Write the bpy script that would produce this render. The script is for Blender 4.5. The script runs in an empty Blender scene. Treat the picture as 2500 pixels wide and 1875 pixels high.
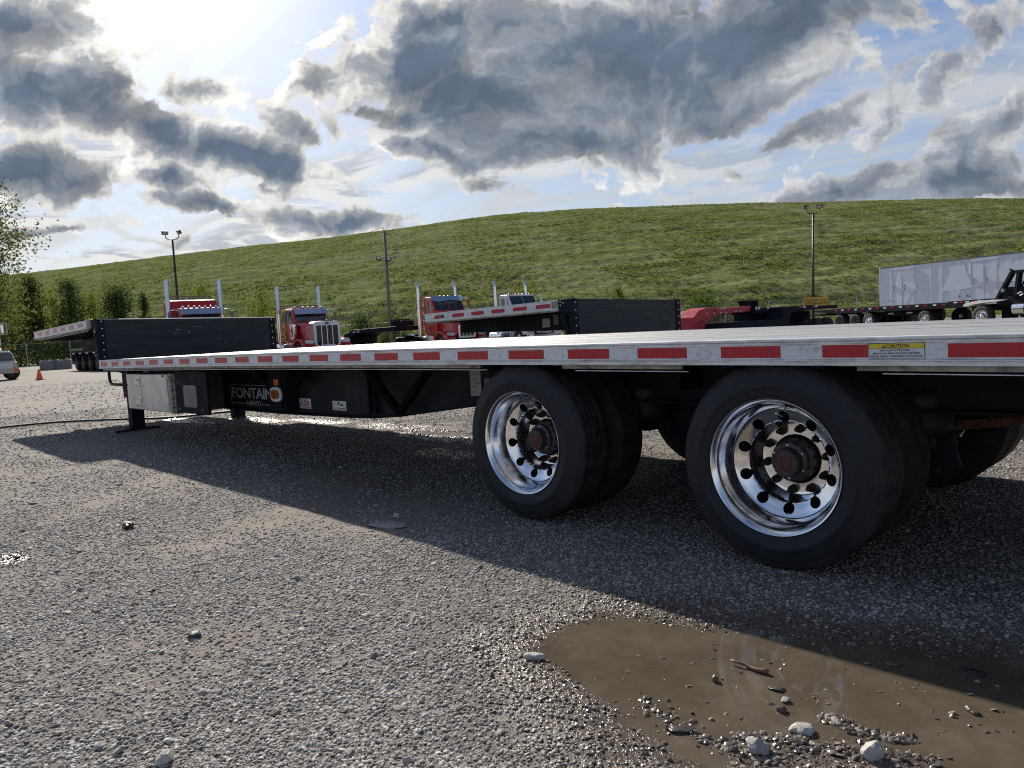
import bpy, bmesh, math, random
import numpy as np
from mathutils import Vector, Matrix
rng = random.Random(7)
nrg = np.random.default_rng(11)
R = math.radians
SC = bpy.context.scene
COL = SC.collection

# ------------------------------------------------------------------ camera
F_PX, YAW, PITCH, ROLL = 1824.4, 0.7999, -0.0734, 0.0558      # for a 2500 px wide picture
CAM = Vector((10.892, -3.017, 1.129))
def _rx(a): return Matrix.Rotation(a, 3, 'X')
CR = Matrix.Rotation(YAW, 3, 'Z') @ Matrix.Rotation(PITCH, 3, 'X') @ Matrix.Rotation(ROLL, 3, 'Y')
RIGHT, FWD, UP = CR.col[0].copy(), CR.col[1].copy(), CR.col[2].copy()
cd = bpy.data.cameras.new('camera')
cd.sensor_width = 36.0
cd.lens = F_PX / 2500.0 * 36.0
cd.clip_start, cd.clip_end = 0.05, 3000.0
cam = bpy.data.objects.new('camera', cd)
M3 = Matrix((RIGHT, UP, -FWD)).transposed()
cam.matrix_world = Matrix.Translation(CAM) @ M3.to_4x4()
COL.objects.link(cam)
SC.camera = cam

def ray(u, v):
    return RIGHT * ((u - 1250) / F_PX) + FWD - UP * ((v - 937.5) / F_PX)
def gp(u, v, z=0.0):
    """the point of the level z seen at picture position (u, v)"""
    r = ray(u, v)
    return CAM + r * ((z - CAM.z) / r.z)
def dp(u, v, d):
    return CAM + ray(u, v) * d

# ------------------------------------------------------------------ world, sun, exposure
SUN = Vector((-1.60, 0.60, 1.0)).normalized()
SUN_EL = math.asin(SUN.z)
SUN_AZ = math.atan2(SUN.x, SUN.y)          # clockwise from +Y, as the sky texture counts it
SKY_STRENGTH = 0.1
world = bpy.data.worlds.new('World')
SC.world = world
world.use_nodes = True
def build_world():
    nt = world.node_tree
    nt.nodes.clear()
    N, L = nt.nodes, nt.links
    def node(t, **kw):
        n = N.new(t)
        for k, v in kw.items():
            setattr(n, k, v)
        return n
    def val(x, sock):
        if isinstance(x, (int, float)):
            sock.default_value = x
        elif isinstance(x, (tuple, list)):
            sock.default_value = x
        else:
            L.new(x, sock)
    def mth(op, a, b=0.0, c=None, clamp=False):
        n = node('ShaderNodeMath', operation=op, use_clamp=clamp)
        val(a, n.inputs[0]); val(b, n.inputs[1])
        if c is not None: val(c, n.inputs[2])
        return n.outputs[0]
    def vm(op, a, b=(0, 0, 0), out=0):
        n = node('ShaderNodeVectorMath', operation=op)
        val(a, n.inputs[0]); val(b, n.inputs[1])
        return n.outputs['Value'] if out == 'v' else n.outputs[0]
    def mr(x, a, b, c=0.0, d=1.0, interp='SMOOTHSTEP'):
        n = node('ShaderNodeMapRange', interpolation_type=interp)
        val(x, n.inputs[0]); val(a, n.inputs[1]); val(b, n.inputs[2]); val(c, n.inputs[3]); val(d, n.inputs[4])
        return n.outputs[0]
    def noise(vec, scale, detail=6, rough=0.55, col=False, dist=0.0):
        n = node('ShaderNodeTexNoise', noise_dimensions='2D')
        L.new(vec, n.inputs['Vector'])
        n.inputs['Scale'].default_value = scale; n.inputs['Detail'].default_value = detail
        n.inputs['Roughness'].default_value = rough; n.inputs['Distortion'].default_value = dist
        return n.outputs['Color'] if col else n.outputs['Fac']
    def mixc(f, a, b):
        n = node('ShaderNodeMix', data_type='RGBA')
        val(f, n.inputs[0]); val(a, n.inputs[6]); val(b, n.inputs[7])
        return n.outputs[2]
    tc = node('ShaderNodeTexCoord')
    D = vm('NORMALIZE', tc.outputs['Generated'])
    sep = node('ShaderNodeSeparateXYZ'); L.new(D, sep.inputs[0])
    dz = sep.outputs['Z']
    sky = node('ShaderNodeTexSky', sky_type='NISHITA')
    sky.sun_disc = False
    sky.sun_elevation, sky.sun_rotation = SUN_EL, SUN_AZ
    sky.altitude, sky.air_density, sky.dust_density, sky.ozone_density = 200, 1.0, 0.6, 1.4
    # coordinates on a level cloud deck, and on a plane square to a fixed compass bearing
    den = mth('ADD', mth('MAXIMUM', dz, 0.0), 0.10)
    comb = node('ShaderNodeCombineXYZ')
    L.new(mth('DIVIDE', sep.outputs['X'], den), comb.inputs[0])
    L.new(mth('DIVIDE', sep.outputs['Y'], den), comb.inputs[1])
    P = comb.outputs[0]
    axr, axf, axu = tuple(RIGHT), tuple(FWD), tuple(UP)
    df = vm('DOT_PRODUCT', D, axf, 'v')
    dfc = mth('MAXIMUM', df, 0.05)
    comb2 = node('ShaderNodeCombineXYZ')
    L.new(mth('DIVIDE', vm('DOT_PRODUCT', D, axr, 'v'), dfc), comb2.inputs[0])
    L.new(mth('DIVIDE', vm('DOT_PRODUCT', D, axu, 'v'), dfc), comb2.inputs[1])
    U = comb2.outputs[0]
    wcol = noise(U, 2.6, 8, 0.62, col=True)
    warp = vm('MULTIPLY', vm('SUBTRACT', wcol, (0.5, 0.5, 0.5)), (0.24, 0.14, 0.0))
    UW = vm('ADD', U, warp)
    K = 1614.0
    # bearings and sizes of the cloud masses: centre, half axes (in units of 1/1614), tilt, weight
    blobs = [
        (1040, 215, 330, 150, 6, 1.0), (900, 150, 220, 150, 0, 1.0), (930, 40, 240, 110, 0, .95), (880, 250, 170, 70, 10, .95), (1330, 140, 560, 210, -6, 1.05), (1640, 60, 520, 150, -10, 1.0), (1240, 300, 330, 90, 0, 1.0),
        (980, 340, 150, 46, 18, 0.85), (690, 195, 110, 60, 10, 0.74), (760, 285, 120, 66, 20, 0.66), (900, 325, 170, 42, 20, 0.8), (790, 90, 110, 130, 0, 0.6),
        (90, 80, 220, 110, 8, 1.0), (120, 200, 270, 115, 12, 1.05), (340, 285, 290, 85, 20, 1.05), (590, 360, 240, 62, 14, 1.0),
        (425, 215, 115, 62, 0, 0.85), (660, 305, 190, 60, 26, 0.66), (310, 130, 170, 60, 20, 0.5), (80, 372, 240, 80, 11, 1.05), (400, 398, 110, 46, 8, 0.85),
        (470, 465, 270, 40, 9, 0.82), (740, 480, 290, 42, 3, 0.85), (130, 500, 230, 30, -2, 0.75), (600, 412, 130, 32, 5, 0.66), (330, 540, 320, 24, -3, 0.6),
        (1850, 400, 470, 58, -13, 0.86), (2060, 400, 320, 80, -8, 0.84), (2120, 290, 300, 84, -14, 0.72), (1750, 285, 190, 56, -12, 0.80),
        (2010, 170, 330, 90, -33, 0.74), (2120, 70, 220, 120, -20, 0.66), (1620, 342, 120, 34, 0, 0.56), (1090, 412, 130, 36, 4, 0.66), (1240, 405, 80, 26, 0, 0.52),
        (1425, 395, 60, 26, 0, 0.5), (2160, 430, 330, 40, -4, .72), (1560, 250, 300, 70, -16, .8), (1420, 310, 200, 46, -12, .66), (1300, 448, 170, 18, 0, 0.5),
    ]
    U1 = vm('ADD', UW, (0, 0, 1))
    acc = None
    for (cx, cy, rx, ry, ang, w) in blobs:
        cu, cv, t = (cx - 1106) / K, (829.6 - cy) / K, R(-ang)
        ax, ay = (math.cos(t) / (rx / K), math.sin(t) / (rx / K)), (-math.sin(t) / (ry / K), math.cos(t) / (ry / K))
        q = node('ShaderNodeCombineXYZ')
        L.new(vm('DOT_PRODUCT', U1, (ax[0], ax[1], -(ax[0] * cu + ax[1] * cv)), 'v'), q.inputs[0])
        L.new(vm('DOT_PRODUCT', U1, (ay[0], ay[1], -(ay[0] * cu + ay[1] * cv)), 'v'), q.inputs[1])
        ln = vm('LENGTH', q.outputs[0], out='v')
        s = mth('MULTIPLY_ADD', ln, -w / 1.5, w)
        acc = s if acc is None else mth('SMOOTH_MAX', acc, s, 0.16)
    acc = mth('MAXIMUM', acc, 0.0)
    front = mr(df, 0.25, 0.5)
    gen = mr(noise(P, 0.55, 5, 0.55), 0.46, 0.80, 0.0, 0.8)
    base = node('ShaderNodeMix', data_type='FLOAT')
    L.new(front, base.inputs[0]); L.new(gen, base.inputs[2]); L.new(acc, base.inputs[3])
    base = base.outputs[0]
    puff = noise(UW, 8.0, 8, 0.55)
    def lumps(vec):
        v_ = node('ShaderNodeTexVoronoi', voronoi_dimensions='2D', feature='SMOOTH_F1')
        L.new(vec, v_.inputs['Vector']); v_.inputs['Scale'].default_value = 17.0
        v_.inputs['Detail'].default_value = 2.0; v_.inputs['Roughness'].default_value = 0.6; v_.inputs['Smoothness'].default_value = 0.35
        return mth('SUBTRACT', 0.42, v_.outputs['Distance'])
    wv2 = vm('ADD', UW, vm('MULTIPLY', vm('SUBTRACT', noise(UW, 14.0, 3, 0.6, col=True), (0.5, 0.5, 0.5)), (0.045, 0.04, 0.0)))
    lump = lumps(wv2)
    shift = vm('ADD', UW, (-0.012, 0.022, 0.0))
    puffs = noise(shift, 8.0, 5, 0.60)
    puff2 = noise(P, 1.9, 6, 0.58)
    nz = mth('ADD', mth('MULTIPLY', lump, 0.55), mth('ADD', mth('MULTIPLY', mth('SUBTRACT', puff, 0.5), 1.15), mth('MULTIPLY', mth('SUBTRACT', puff2, 0.5), 0.85)))
    dens = mth('ADD', base, mth('MULTIPLY', nz, 0.60))
    dens = mth('SUBTRACT', dens, 0.285)
    cover = mr(dens, -0.06, 0.10)
    thick = mr(dens, 0.0, 0.55, 0, 1, 'LINEAR')
    relief = mth('ADD', mth('MULTIPLY', mth('SUBTRACT', puff, puffs), 1.5), mth('MULTIPLY', mth('SUBTRACT', lump, 0.08), 0.28))
    # nearness to the sun brightens the thin cloud (forward scatter)
    ds = mth('MAXIMUM', vm('DOT_PRODUCT', D, tuple(SUN), 'v'), 0.0)
    g1 = mth('POWER', ds, 6.0)
    g2 = mth('POWER', ds, 60.0)
    g3 = mth('POWER', ds, 350.0)
    k = 0.755 / SKY_STRENGTH                        # set against the exposure below
    rim = mixc(g1, (0.60 * k, 0.61 * k, 0.63 * k, 1), (1.02 * k, 0.99 * k, 0.91 * k, 1))
    mid = mixc(g1, (0.33 * k, 0.37 * k, 0.43 * k, 1), (0.42 * k, 0.44 * k, 0.46 * k, 1))
    away = mr(df, -0.2, 0.45)                      # away from the sun the clouds are lit from the front
    core = mixc(away, (0.46 * k, 0.48 * k, 0.52 * k, 1), (0.128 * k, 0.168 * k, 0.240 * k, 1))
    a1 = mr(mth('SUBTRACT', thick, mth('MULTIPLY', relief, 0.6)), 0.14, 0.52)
    a2 = mr(mth('SUBTRACT', thick, mth('MULTIPLY', relief, 0.6)), 0.36, 0.98)
    cc = mixc(a2, mixc(a1, rim, mid), core)
    grain = mth('ADD', mth('ADD', mth('MULTIPLY', puff2, 0.75), 0.64), mth('MULTIPLY', relief, mth('MULTIPLY_ADD', a2, -0.72, 1.0)))
    gn = node('ShaderNodeVectorMath', operation='SCALE')
    L.new(cc, gn.inputs[0]); L.new(grain, gn.inputs['Scale'])
    cc = gn.outputs[0]
    # veil: pale cirrus, denser towards the horizon and the sun
    cir = mr(noise(vm('MULTIPLY', P, (1.0, 2.6, 1.0)), 1.1, 7, 0.62, dist=0.8), 0.40, 0.72)
    low = mr(dz, 0.02, 0.42, 1.0, 0.0)
    veil = mth('ADD', mth('MULTIPLY', cir, 0.50), mth('ADD', mth('MULTIPLY', low, 0.66), mth('MULTIPLY', g1, 0.14)), clamp=True)
    veilc = mixc(g1, (0.51 * k, 0.545 * k, 0.60 * k, 1), (0.76 * k, 0.755 * k, 0.72 * k, 1))
    clear = mixc(1.0, sky.outputs[0], (0.62, 0.68, 0.80, 1))
    clear.node.blend_type = 'MULTIPLY'
    clear = mixc(mth('MULTIPLY', veil, 0.9), clear, veilc)
    # a low far layer of small streaky cloud
    far = noise(vm('MULTIPLY', P, (1.0, 1.0, 1.0)), 1.25, 8, 0.60, dist=0.4)
    cov2 = mth('MULTIPLY', mr(far, 0.44, 0.62), mr(dz, 0.20, 0.34, 0.75, 0.0))
    far_s = noise(vm('ADD', P, (-0.10, 0.05, 0.0)), 1.25, 4, 0.60, dist=0.4)
    rel2 = mth('MULTIPLY', mth('SUBTRACT', far, far_s), 3.0)
    low_c = mixc(mr(mth('SUBTRACT', far, rel2), 0.54, 0.74), rim, mixc(g1, (0.42 * k, 0.47 * k, 0.55 * k, 1), (0.46 * k, 0.48 * k, 0.52 * k, 1)))
    clear = mixc(cov2, clear, low_c)
    out = mixc(cover, clear, cc)
    # aureole seen through thin cloud
    glow = mth('ADD', mth('MULTIPLY', g2, 0.42 * k), mth('MULTIPLY', g3, 1.5 * k))
    att = mr(thick, 0.15, 0.75, 1.0, 0.10)
    gl = node('ShaderNodeVectorMath', operation='SCALE')
    gl.inputs[0].default_value = (1.0, 0.96, 0.86)
    L.new(mth('MULTIPLY', glow, att), gl.inputs['Scale'])
    fin = vm('ADD', out, gl.outputs[0])
    bg = node('ShaderNodeBackground')
    L.new(fin, bg.inputs['Color']); bg.inputs['Strength'].default_value = SKY_STRENGTH
    wo = node('ShaderNodeOutputWorld')
    L.new(bg.outputs[0], wo.inputs['Surface'])
build_world()

sl = bpy.data.lights.new('sun', 'SUN')
sl.energy, sl.angle, sl.color = 5.0, R(0.8), (1.0, 0.93, 0.82)
so = bpy.data.objects.new('sun', sl)
so.rotation_euler = SUN.to_track_quat('Z', 'Y').to_euler()
so.location = (0, 0, 30)
COL.objects.link(so)

SC.view_settings.view_transform = 'Standard'
SC.view_settings.look = 'None'
SC.view_settings.gamma = 1.0
SC.view_settings.exposure = 0.42
SC.view_settings.use_curve_mapping = False
SC.render.engine = 'CYCLES'
SC.cycles.use_denoising = False
SC.cycles.filter_width = 1.15
SC.cycles.max_bounces = 8
SC.cycles.sample_clamp_indirect = 6.0
SC.cycles.caustics_reflective = False
SC.cycles.caustics_refractive = False

# ------------------------------------------------------------------ helpers
class MB:
    """collects shapes; build() links them as one mesh object"""
    def __init__(self): self.v, self.f = [], []
    def add(self, vs, fs):
        o = len(self.v)
        self.v += [tuple(p) for p in vs]
        self.f += [tuple(i + o for i in f) for f in fs]
        return self
    def box(self, x0, x1, y0, y1, z0, z1):
        vs = [(x, y, z) for x in (x0, x1) for y in (y0, y1) for z in (z0, z1)]
        return self.add(vs, [(0, 1, 3, 2), (4, 6, 7, 5), (0, 4, 5, 1), (2, 3, 7, 6), (0, 2, 6, 4), (1, 5, 7, 3)])
    def bar(self, a, b, w, h, up=(0, 0, 1)):
        """a rectangular bar from a to b, w wide and h high"""
        a, b = Vector(a), Vector(b)
        d = (b - a).normalized(); u = Vector(up)
        s = d.cross(u)
        if s.length < 1e-4: s = d.cross(Vector((1, 0, 0)))
        s.normalize(); t = s.cross(d).normalized()
        vs = []
        for p in (a, b):
            for i, j in ((-1, -1), (1, -1), (1, 1), (-1, 1)):
                vs.append(p + s * (i * w / 2) + t * (j * h / 2))
        return self.add(vs, [(3, 2, 1, 0), (4, 5, 6, 7), (0, 1, 5, 4), (1, 2, 6, 5), (2, 3, 7, 6), (3, 0, 4, 7)])
    def prism(self, pts, axis, a, b, n=1):
        """closed outline pts in the plane square to axis, extruded from a to b in n steps"""
        m = len(pts)
        ar = sum(pts[i][0] * pts[(i + 1) % m][1] - pts[(i + 1) % m][0] * pts[i][1] for i in range(m))
        def mk(p, t):
            return (t, p[0], p[1]) if axis == 'x' else ((p[0], t, p[1]) if axis == 'y' else (p[0], p[1], t))
        flip = (ar < 0) ^ (axis == 'y')
        vs = [mk(p, a + (b - a) * k / n) for k in range(n + 1) for p in pts]
        fs = []
        for k in range(n):
            for i in range(m):
                j = (i + 1) % m
                q = (k * m + i, k * m + j, (k + 1) * m + j, (k + 1) * m + i)
                fs.append(q[::-1] if flip else q)
        c0, c1 = tuple(range(m)), tuple(range(n * m, n * m + m))
        fs += [c0 if flip else c0[::-1], c1[::-1] if flip else c1]
        return self.add(vs, fs)
    def tube(self, path, r, n=8, cap=True):
        path = [Vector(p) for p in path]
        rs = r if isinstance(r, (list, tuple)) else [r] * len(path)
        vs, fs = [], []
        prev = None
        for i, p in enumerate(path):
            d = (path[min(i + 1, len(path) - 1)] - path[max(i - 1, 0)])
            if d.length < 1e-9: d = Vector((0, 0, 1))
            d.normalize()
            if prev is None:
                u = d.orthogonal().normalized()
            else:
                u = prev - d * prev.dot(d)
                u = u.normalized() if u.length > 1e-6 else d.orthogonal().normalized()
            prev = u
            w = d.cross(u)
            for k in range(n):
                t = 2 * math.pi * k / n
                vs.append(p + (u * math.cos(t) + w * math.sin(t)) * rs[i])
        for i in range(len(path) - 1):
            for k in range(n):
                fs.append((i * n + k, i * n + (k + 1) % n, (i + 1) * n + (k + 1) % n, (i + 1) * n + k))
        if cap:
            fs += [tuple(range(n))[::-1], tuple(range((len(path) - 1) * n, len(path) * n))]
        return self.add(vs, fs)
    def lathe(self, prof, axis='y', n=48, c=(0, 0, 0), close=False):
        """prof = (radius, height along axis)"""
        vs, fs = [], []
        for r, h in prof:
            for k in range(n):
                t = 2 * math.pi * k / n
                a, b = r * math.cos(t), r * math.sin(t)
                q = (h, a, b) if axis == 'x' else ((b, h, a) if axis == 'y' else (a, b, h))
                vs.append((q[0] + c[0], q[1] + c[1], q[2] + c[2]))
        m = len(prof)
        for i in range(m if close else m - 1):
            j = (i + 1) % m
            for k in range(n):
                fs.append((i * n + k, i * n + (k + 1) % n, j * n + (k + 1) % n, j * n + k))
        return self.add(vs, fs)
    def cyl(self, a, b, r, n=16): return self.tube([a, b], r, n)
    def ball(self, c, r, n=10, m=6, sq=(1, 1, 1)):
        vs, fs = [], []
        for i in range(m + 1):
            t = math.pi * i / m
            for k in range(n):
                a = 2 * math.pi * k / n
                vs.append((c[0] + r * sq[0] * math.sin(t) * math.cos(a), c[1] + r * sq[1] * math.sin(t) * math.sin(a), c[2] + r * sq[2] * math.cos(t)))
        for i in range(m):
            for k in range(n):
                fs.append((i * n + k, (i + 1) * n + k, (i + 1) * n + (k + 1) % n, i * n + (k + 1) % n))
        return self.add(vs, fs)
    def xf(self, M):
        self.v = [tuple(M @ Vector(p)) for p in self.v]; return self
    def warp(self, fn):
        self.v = [fn(*p) for p in self.v]; return self
    def mesh(self, name, m=None, smooth=False):
        me = bpy.data.meshes.new(name)
        me.from_pydata(self.v, [], self.f)
        if m is not None: me.materials.append(m)
        if smooth: me.shade_smooth()
        me.update()
        return me
    def build(self, name, m, parent=None, smooth=False, bevel=0, seg=2, auto=None, loc=None):
        o = bpy.data.objects.new(name, self.mesh(name, m, smooth))
        COL.objects.link(o)
        if parent is not None: o.parent = parent
        if loc is not None: o.location = loc
        if bevel:
            b = o.modifiers.new('bevel', 'BEVEL'); b.width = bevel; b.segments = seg; b.limit_method = 'ANGLE'; b.angle_limit = R(35)
        if auto:
            o.data.shade_smooth()
            sharp(o.data, auto)
        return o
def sharp(me, deg):
    bm = bmesh.new(); bm.from_mesh(me)
    bmesh.ops.recalc_face_normals(bm, faces=bm.faces)
    lim = R(deg)
    for e in bm.edges:
        e.smooth = not (len(e.link_faces) == 2 and e.calc_face_angle(0) > lim)
    bm.to_mesh(me); bm.free()
def recalc(o):
    bm = bmesh.new(); bm.from_mesh(o.data)
    bmesh.ops.recalc_face_normals(bm, faces=bm.faces)
    bm.to_mesh(o.data); bm.free()
    return o
def tag(o, label, cat, group=None, kind=None):
    o['label'] = label; o['category'] = cat
    if group: o['group'] = group
    if kind: o['kind'] = kind
    return o
def empty(name, loc=(0, 0, 0), rz=0.0):
    o = bpy.data.objects.new(name, None)
    o.location = loc; o.rotation_euler = (0, 0, rz); o.empty_display_size = 0.3
    COL.objects.link(o); return o
def inst(name, mesh, parent=None, loc=(0, 0, 0), rot=(0, 0, 0), scale=(1, 1, 1)):
    o = bpy.data.objects.new(name, mesh); COL.objects.link(o)
    if parent is not None: o.parent = parent
    o.location = loc; o.rotation_euler = rot; o.scale = scale
    return o
def text_obj(name, s, m, parent, x0, x1, z0, z1, y, depth=0.0008, shear=0.0, space=1.0, bold=0.0):
    """flat print, fitted to a box on a face that looks towards -y"""
    cu = bpy.data.curves.new(name, 'FONT'); cu.body = s; cu.extrude = 0.01; cu.space_character = space; cu.offset = bold
    tmp = bpy.data.objects.new(name, cu)
    me = bpy.data.meshes.new_from_object(tmp)
    bpy.data.objects.remove(tmp)
    n = len(me.vertices)
    co = np.empty(n * 3); me.vertices.foreach_get('co', co); co = co.reshape(-1, 3)
    lo, hi = co.min(0), co.max(0)
    t = (co - lo) / np.maximum(hi - lo, 1e-9)
    out = np.stack([x0 + t[:, 0] * (x1 - x0) + shear * t[:, 1] * (z1 - z0), y - t[:, 2] * depth, z0 + t[:, 1] * (z1 - z0)], 1)
    me.vertices.foreach_set('co', out.astype(np.float32).ravel())
    me.materials.clear(); me.materials.append(m); me.update()
    o = bpy.data.objects.new(name, me); COL.objects.link(o)
    if parent is not None: o.parent = parent
    return o

# value noise for geometry
_T = nrg.random((256, 256))
def vnoise(x, y):
    x, y = np.asarray(x, float), np.asarray(y, float)
    xi, yi = np.floor(x).astype(int), np.floor(y).astype(int)
    fx, fy = x - xi, y - yi
    fx, fy = fx * fx * (3 - 2 * fx), fy * fy * (3 - 2 * fy)
    g = lambda a, b: _T[a & 255, b & 255]
    return (g(xi, yi) * (1 - fx) + g(xi + 1, yi) * fx) * (1 - fy) + (g(xi, yi + 1) * (1 - fx) + g(xi + 1, yi + 1) * fx) * fy
def fbm(x, y, o=4, gain=0.5):
    s, a, t = 0.0, 1.0, 0.0
    for k in range(o):
        s = s + a * vnoise(np.asarray(x) * 2 ** k + 17.3 * k, np.asarray(y) * 2 ** k + 9.1 * k); t += a; a *= gain
    return s / t

# ------------------------------------------------------------------ materials
def new_mat(name):
    m = bpy.data.materials.new(name); m.use_nodes = True
    nt = m.node_tree; b = nt.nodes['Principled BSDF']
    return m, nt, b
def nz(nt, scale, detail=5, rough=0.55, coord='Object', dist=0.0, stretch=None, w=None):
    tc = nt.nodes.new('ShaderNodeTexCoord')
    n = nt.nodes.new('ShaderNodeTexNoise')
    n.inputs['Scale'].default_value = scale; n.inputs['Detail'].default_value = detail
    n.inputs['Roughness'].default_value = rough; n.inputs['Distortion'].default_value = dist
    src = tc.outputs[coord]
    if stretch:
        mp = nt.nodes.new('ShaderNodeMapping'); mp.inputs['Scale'].default_value = stretch
        nt.links.new(src, mp.inputs['Vector']); src = mp.outputs[0]
    nt.links.new(src, n.inputs['Vector'])
    return n.outputs['Fac']
def ramp(nt, fac, stops):
    n = nt.nodes.new('ShaderNodeValToRGB')
    e = n.color_ramp.elements
    while len(e) < len(stops): e.new(0.5)
    for i, (p, c) in enumerate(stops):
        e[i].position = p
        e[i].color = (c, c, c, 1) if isinstance(c, (int, float)) else (*c, 1)
    nt.links.new(fac, n.inputs[0]); return n.outputs[0]
def mix(nt, f, a, b, mode='MIX'):
    n = nt.nodes.new('ShaderNodeMix'); n.data_type = 'RGBA'; n.blend_type = mode
    for s, x in ((n.inputs[0], f), (n.inputs[6], a), (n.inputs[7], b)):
        if isinstance(x, (int, float)): s.default_value = x
        elif isinstance(x, tuple): s.default_value = x if len(x) == 4 else (*x, 1)
        else: nt.links.new(x, s)
    return n.outputs[2]
def bump(nt, b, h, strength=0.3, dist=0.01):
    n = nt.nodes.new('ShaderNodeBump'); n.inputs['Strength'].default_value = strength; n.inputs['Distance'].default_value = dist
    nt.links.new(h, n.inputs['Height']); nt.links.new(n.outputs[0], b.inputs['Normal'])
def pmat(name, col, rough=0.5, metal=0.0, var=0.15, scale=6.0, dirt=None, dirt_amt=0.45, dirt_scale=9.0, bmp=0.0, bscale=60.0,
         coat=0.0, spec=0.5, rvar=0.12, stretch=None, coord='Object'):
    m, nt, b = new_mat(name)
    f = nz(nt, scale, 6, 0.6, coord, stretch=stretch)
    lo = tuple(c * (1 - var) for c in col); hi = tuple(min(1, c * (1 + var)) for c in col)
    c = ramp(nt, f, [(0.3, lo), (0.7, hi)])
    if dirt is not None:
        d = nz(nt, dirt_scale, 8, 0.68, coord, 0.6, stretch)
        dm = ramp(nt, d, [(0.62 - dirt_amt * 0.35, 0.0), (0.80 - dirt_amt * 0.2, min(1.0, dirt_amt * 1.6))])
        c = mix(nt, dm, c, dirt)
    nt.links.new(c, b.inputs['Base Color'])
    rr = ramp(nt, nz(nt, scale * 2.3, 5, 0.6, coord, stretch=stretch), [(0.3, max(0.02, rough - rvar)), (0.7, min(1, rough + rvar))])
    nt.links.new(rr, b.inputs['Roughness'])
    b.inputs['Metallic'].default_value = metal
    b.inputs['Specular IOR Level'].default_value = spec
    if coat:
        b.inputs['Coat Weight'].default_value = coat; b.inputs['Coat Roughness'].default_value = 0.05
    if bmp: bump(nt, b, nz(nt, bscale, 4, 0.6, coord, stretch=stretch), bmp, 0.01)
    return m
def leaf_mat(name, c1, c2, trans=0.45, scale=0.8):
    m = bpy.data.materials.new(name); m.use_nodes = True
    nt = m.node_tree; nt.nodes.clear()
    f = nz(nt, scale, 3, 0.6)
    oi = nt.nodes.new('ShaderNodeNewGeometry')
    rr = ramp(nt, oi.outputs['Random Per Island'], [(0.0, 0.0), (1.0, 1.0)])
    c = mix(nt, 0.5, ramp(nt, f, [(0.3, c1), (0.7, c2)]), ramp(nt, rr, [(0.0, c1), (1.0, c2)]))
    d = nt.nodes.new('ShaderNodeBsdfPrincipled'); d.inputs['Roughness'].default_value = 0.9; d.inputs['Specular IOR Level'].default_value = 0.04
    t = nt.nodes.new('ShaderNodeBsdfTranslucent')
    ms = nt.nodes.new('ShaderNodeMixShader'); ms.inputs[0].default_value = trans
    o = nt.nodes.new('ShaderNodeOutputMaterial')
    nt.links.new(c, d.inputs['Base Color'])
    nt.links.new(mix(nt, 1.0, c, (1.3, 1.35, 0.75), 'MULTIPLY'), t.inputs['Color'])
    nt.links.new(d.outputs[0], ms.inputs[1]); nt.links.new(t.outputs[0], ms.inputs[2]); nt.links.new(ms.outputs[0], o.inputs['Surface'])
    return m
def glass_mat(name, tint=(0.02, 0.03, 0.035), rough=0.03):
    m, nt, b = new_mat(name)
    b.inputs['Base Color'].default_value = (*tint, 1); b.inputs['Roughness'].default_value = rough
    b.inputs['Specular IOR Level'].default_value = 0.8
    nt.links.new(ramp(nt, nz(nt, 3.0), [(0.3, tuple(c * .7 for c in tint)), (0.7, tuple(c * 1.5 for c in tint))]), b.inputs['Base Color'])
    return m

def tyre_mat():
    m, nt, b = new_mat('tyre_rubber')
    tc = nt.nodes.new('ShaderNodeTexCoord'); sp = nt.nodes.new('ShaderNodeSeparateXYZ'); nt.links.new(tc.outputs['Object'], sp.inputs[0])
    cb = nt.nodes.new('ShaderNodeCombineXYZ'); nt.links.new(sp.outputs[0], cb.inputs[0]); nt.links.new(sp.outputs[2], cb.inputs[2])
    ln = nt.nodes.new('ShaderNodeVectorMath'); ln.operation = 'LENGTH'; nt.links.new(cb.outputs[0], ln.inputs[0])
    n1 = nz(nt, 9, 7, 0.65); n2 = nz(nt, 40, 5, 0.7)
    c = ramp(nt, n1, [(0.3, (0.013, 0.0155, 0.0205)), (0.7, (0.021, 0.0235, 0.029))])
    # road dust on the shoulder, scuffs in a ring half way up the wall
    mr_ = nt.nodes.new('ShaderNodeMapRange'); nt.links.new(ln.outputs['Value'], mr_.inputs[0])
    mr_.inputs[1].default_value, mr_.inputs[2].default_value = 0.405, 0.458
    sh = mix(nt, 1.0, mr_.outputs[0], ramp(nt, n1, [(0.40, 0.0), (0.62, 0.75)]), 'MULTIPLY')
    c = mix(nt, sh, c, (0.060, 0.052, 0.045))
    c = mix(nt, ramp(nt, n2, [(0.66, 0.0), (0.80, 0.35)]), c, (0.055, 0.052, 0.050))
    nt.links.new(c, b.inputs['Base Color'])
    nt.links.new(ramp(nt, n1, [(0.3, 0.5), (0.7, 0.78)]), b.inputs['Roughness'])
    b.inputs['Specular IOR Level'].default_value = 0.35
    wv = nt.nodes.new('ShaderNodeTexWave'); wv.wave_type = 'RINGS'; wv.rings_direction = 'Y'; wv.inputs['Scale'].default_value = 26; wv.inputs['Distortion'].default_value = 0.0
    nt.links.new(tc.outputs['Object'], wv.inputs['Vector'])
    bump(nt, b, mix(nt, 0.6, wv.outputs['Fac'], n2), 0.12, 0.004)
    return m
GRIME = (0.10, 0.085, 0.07)
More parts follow.
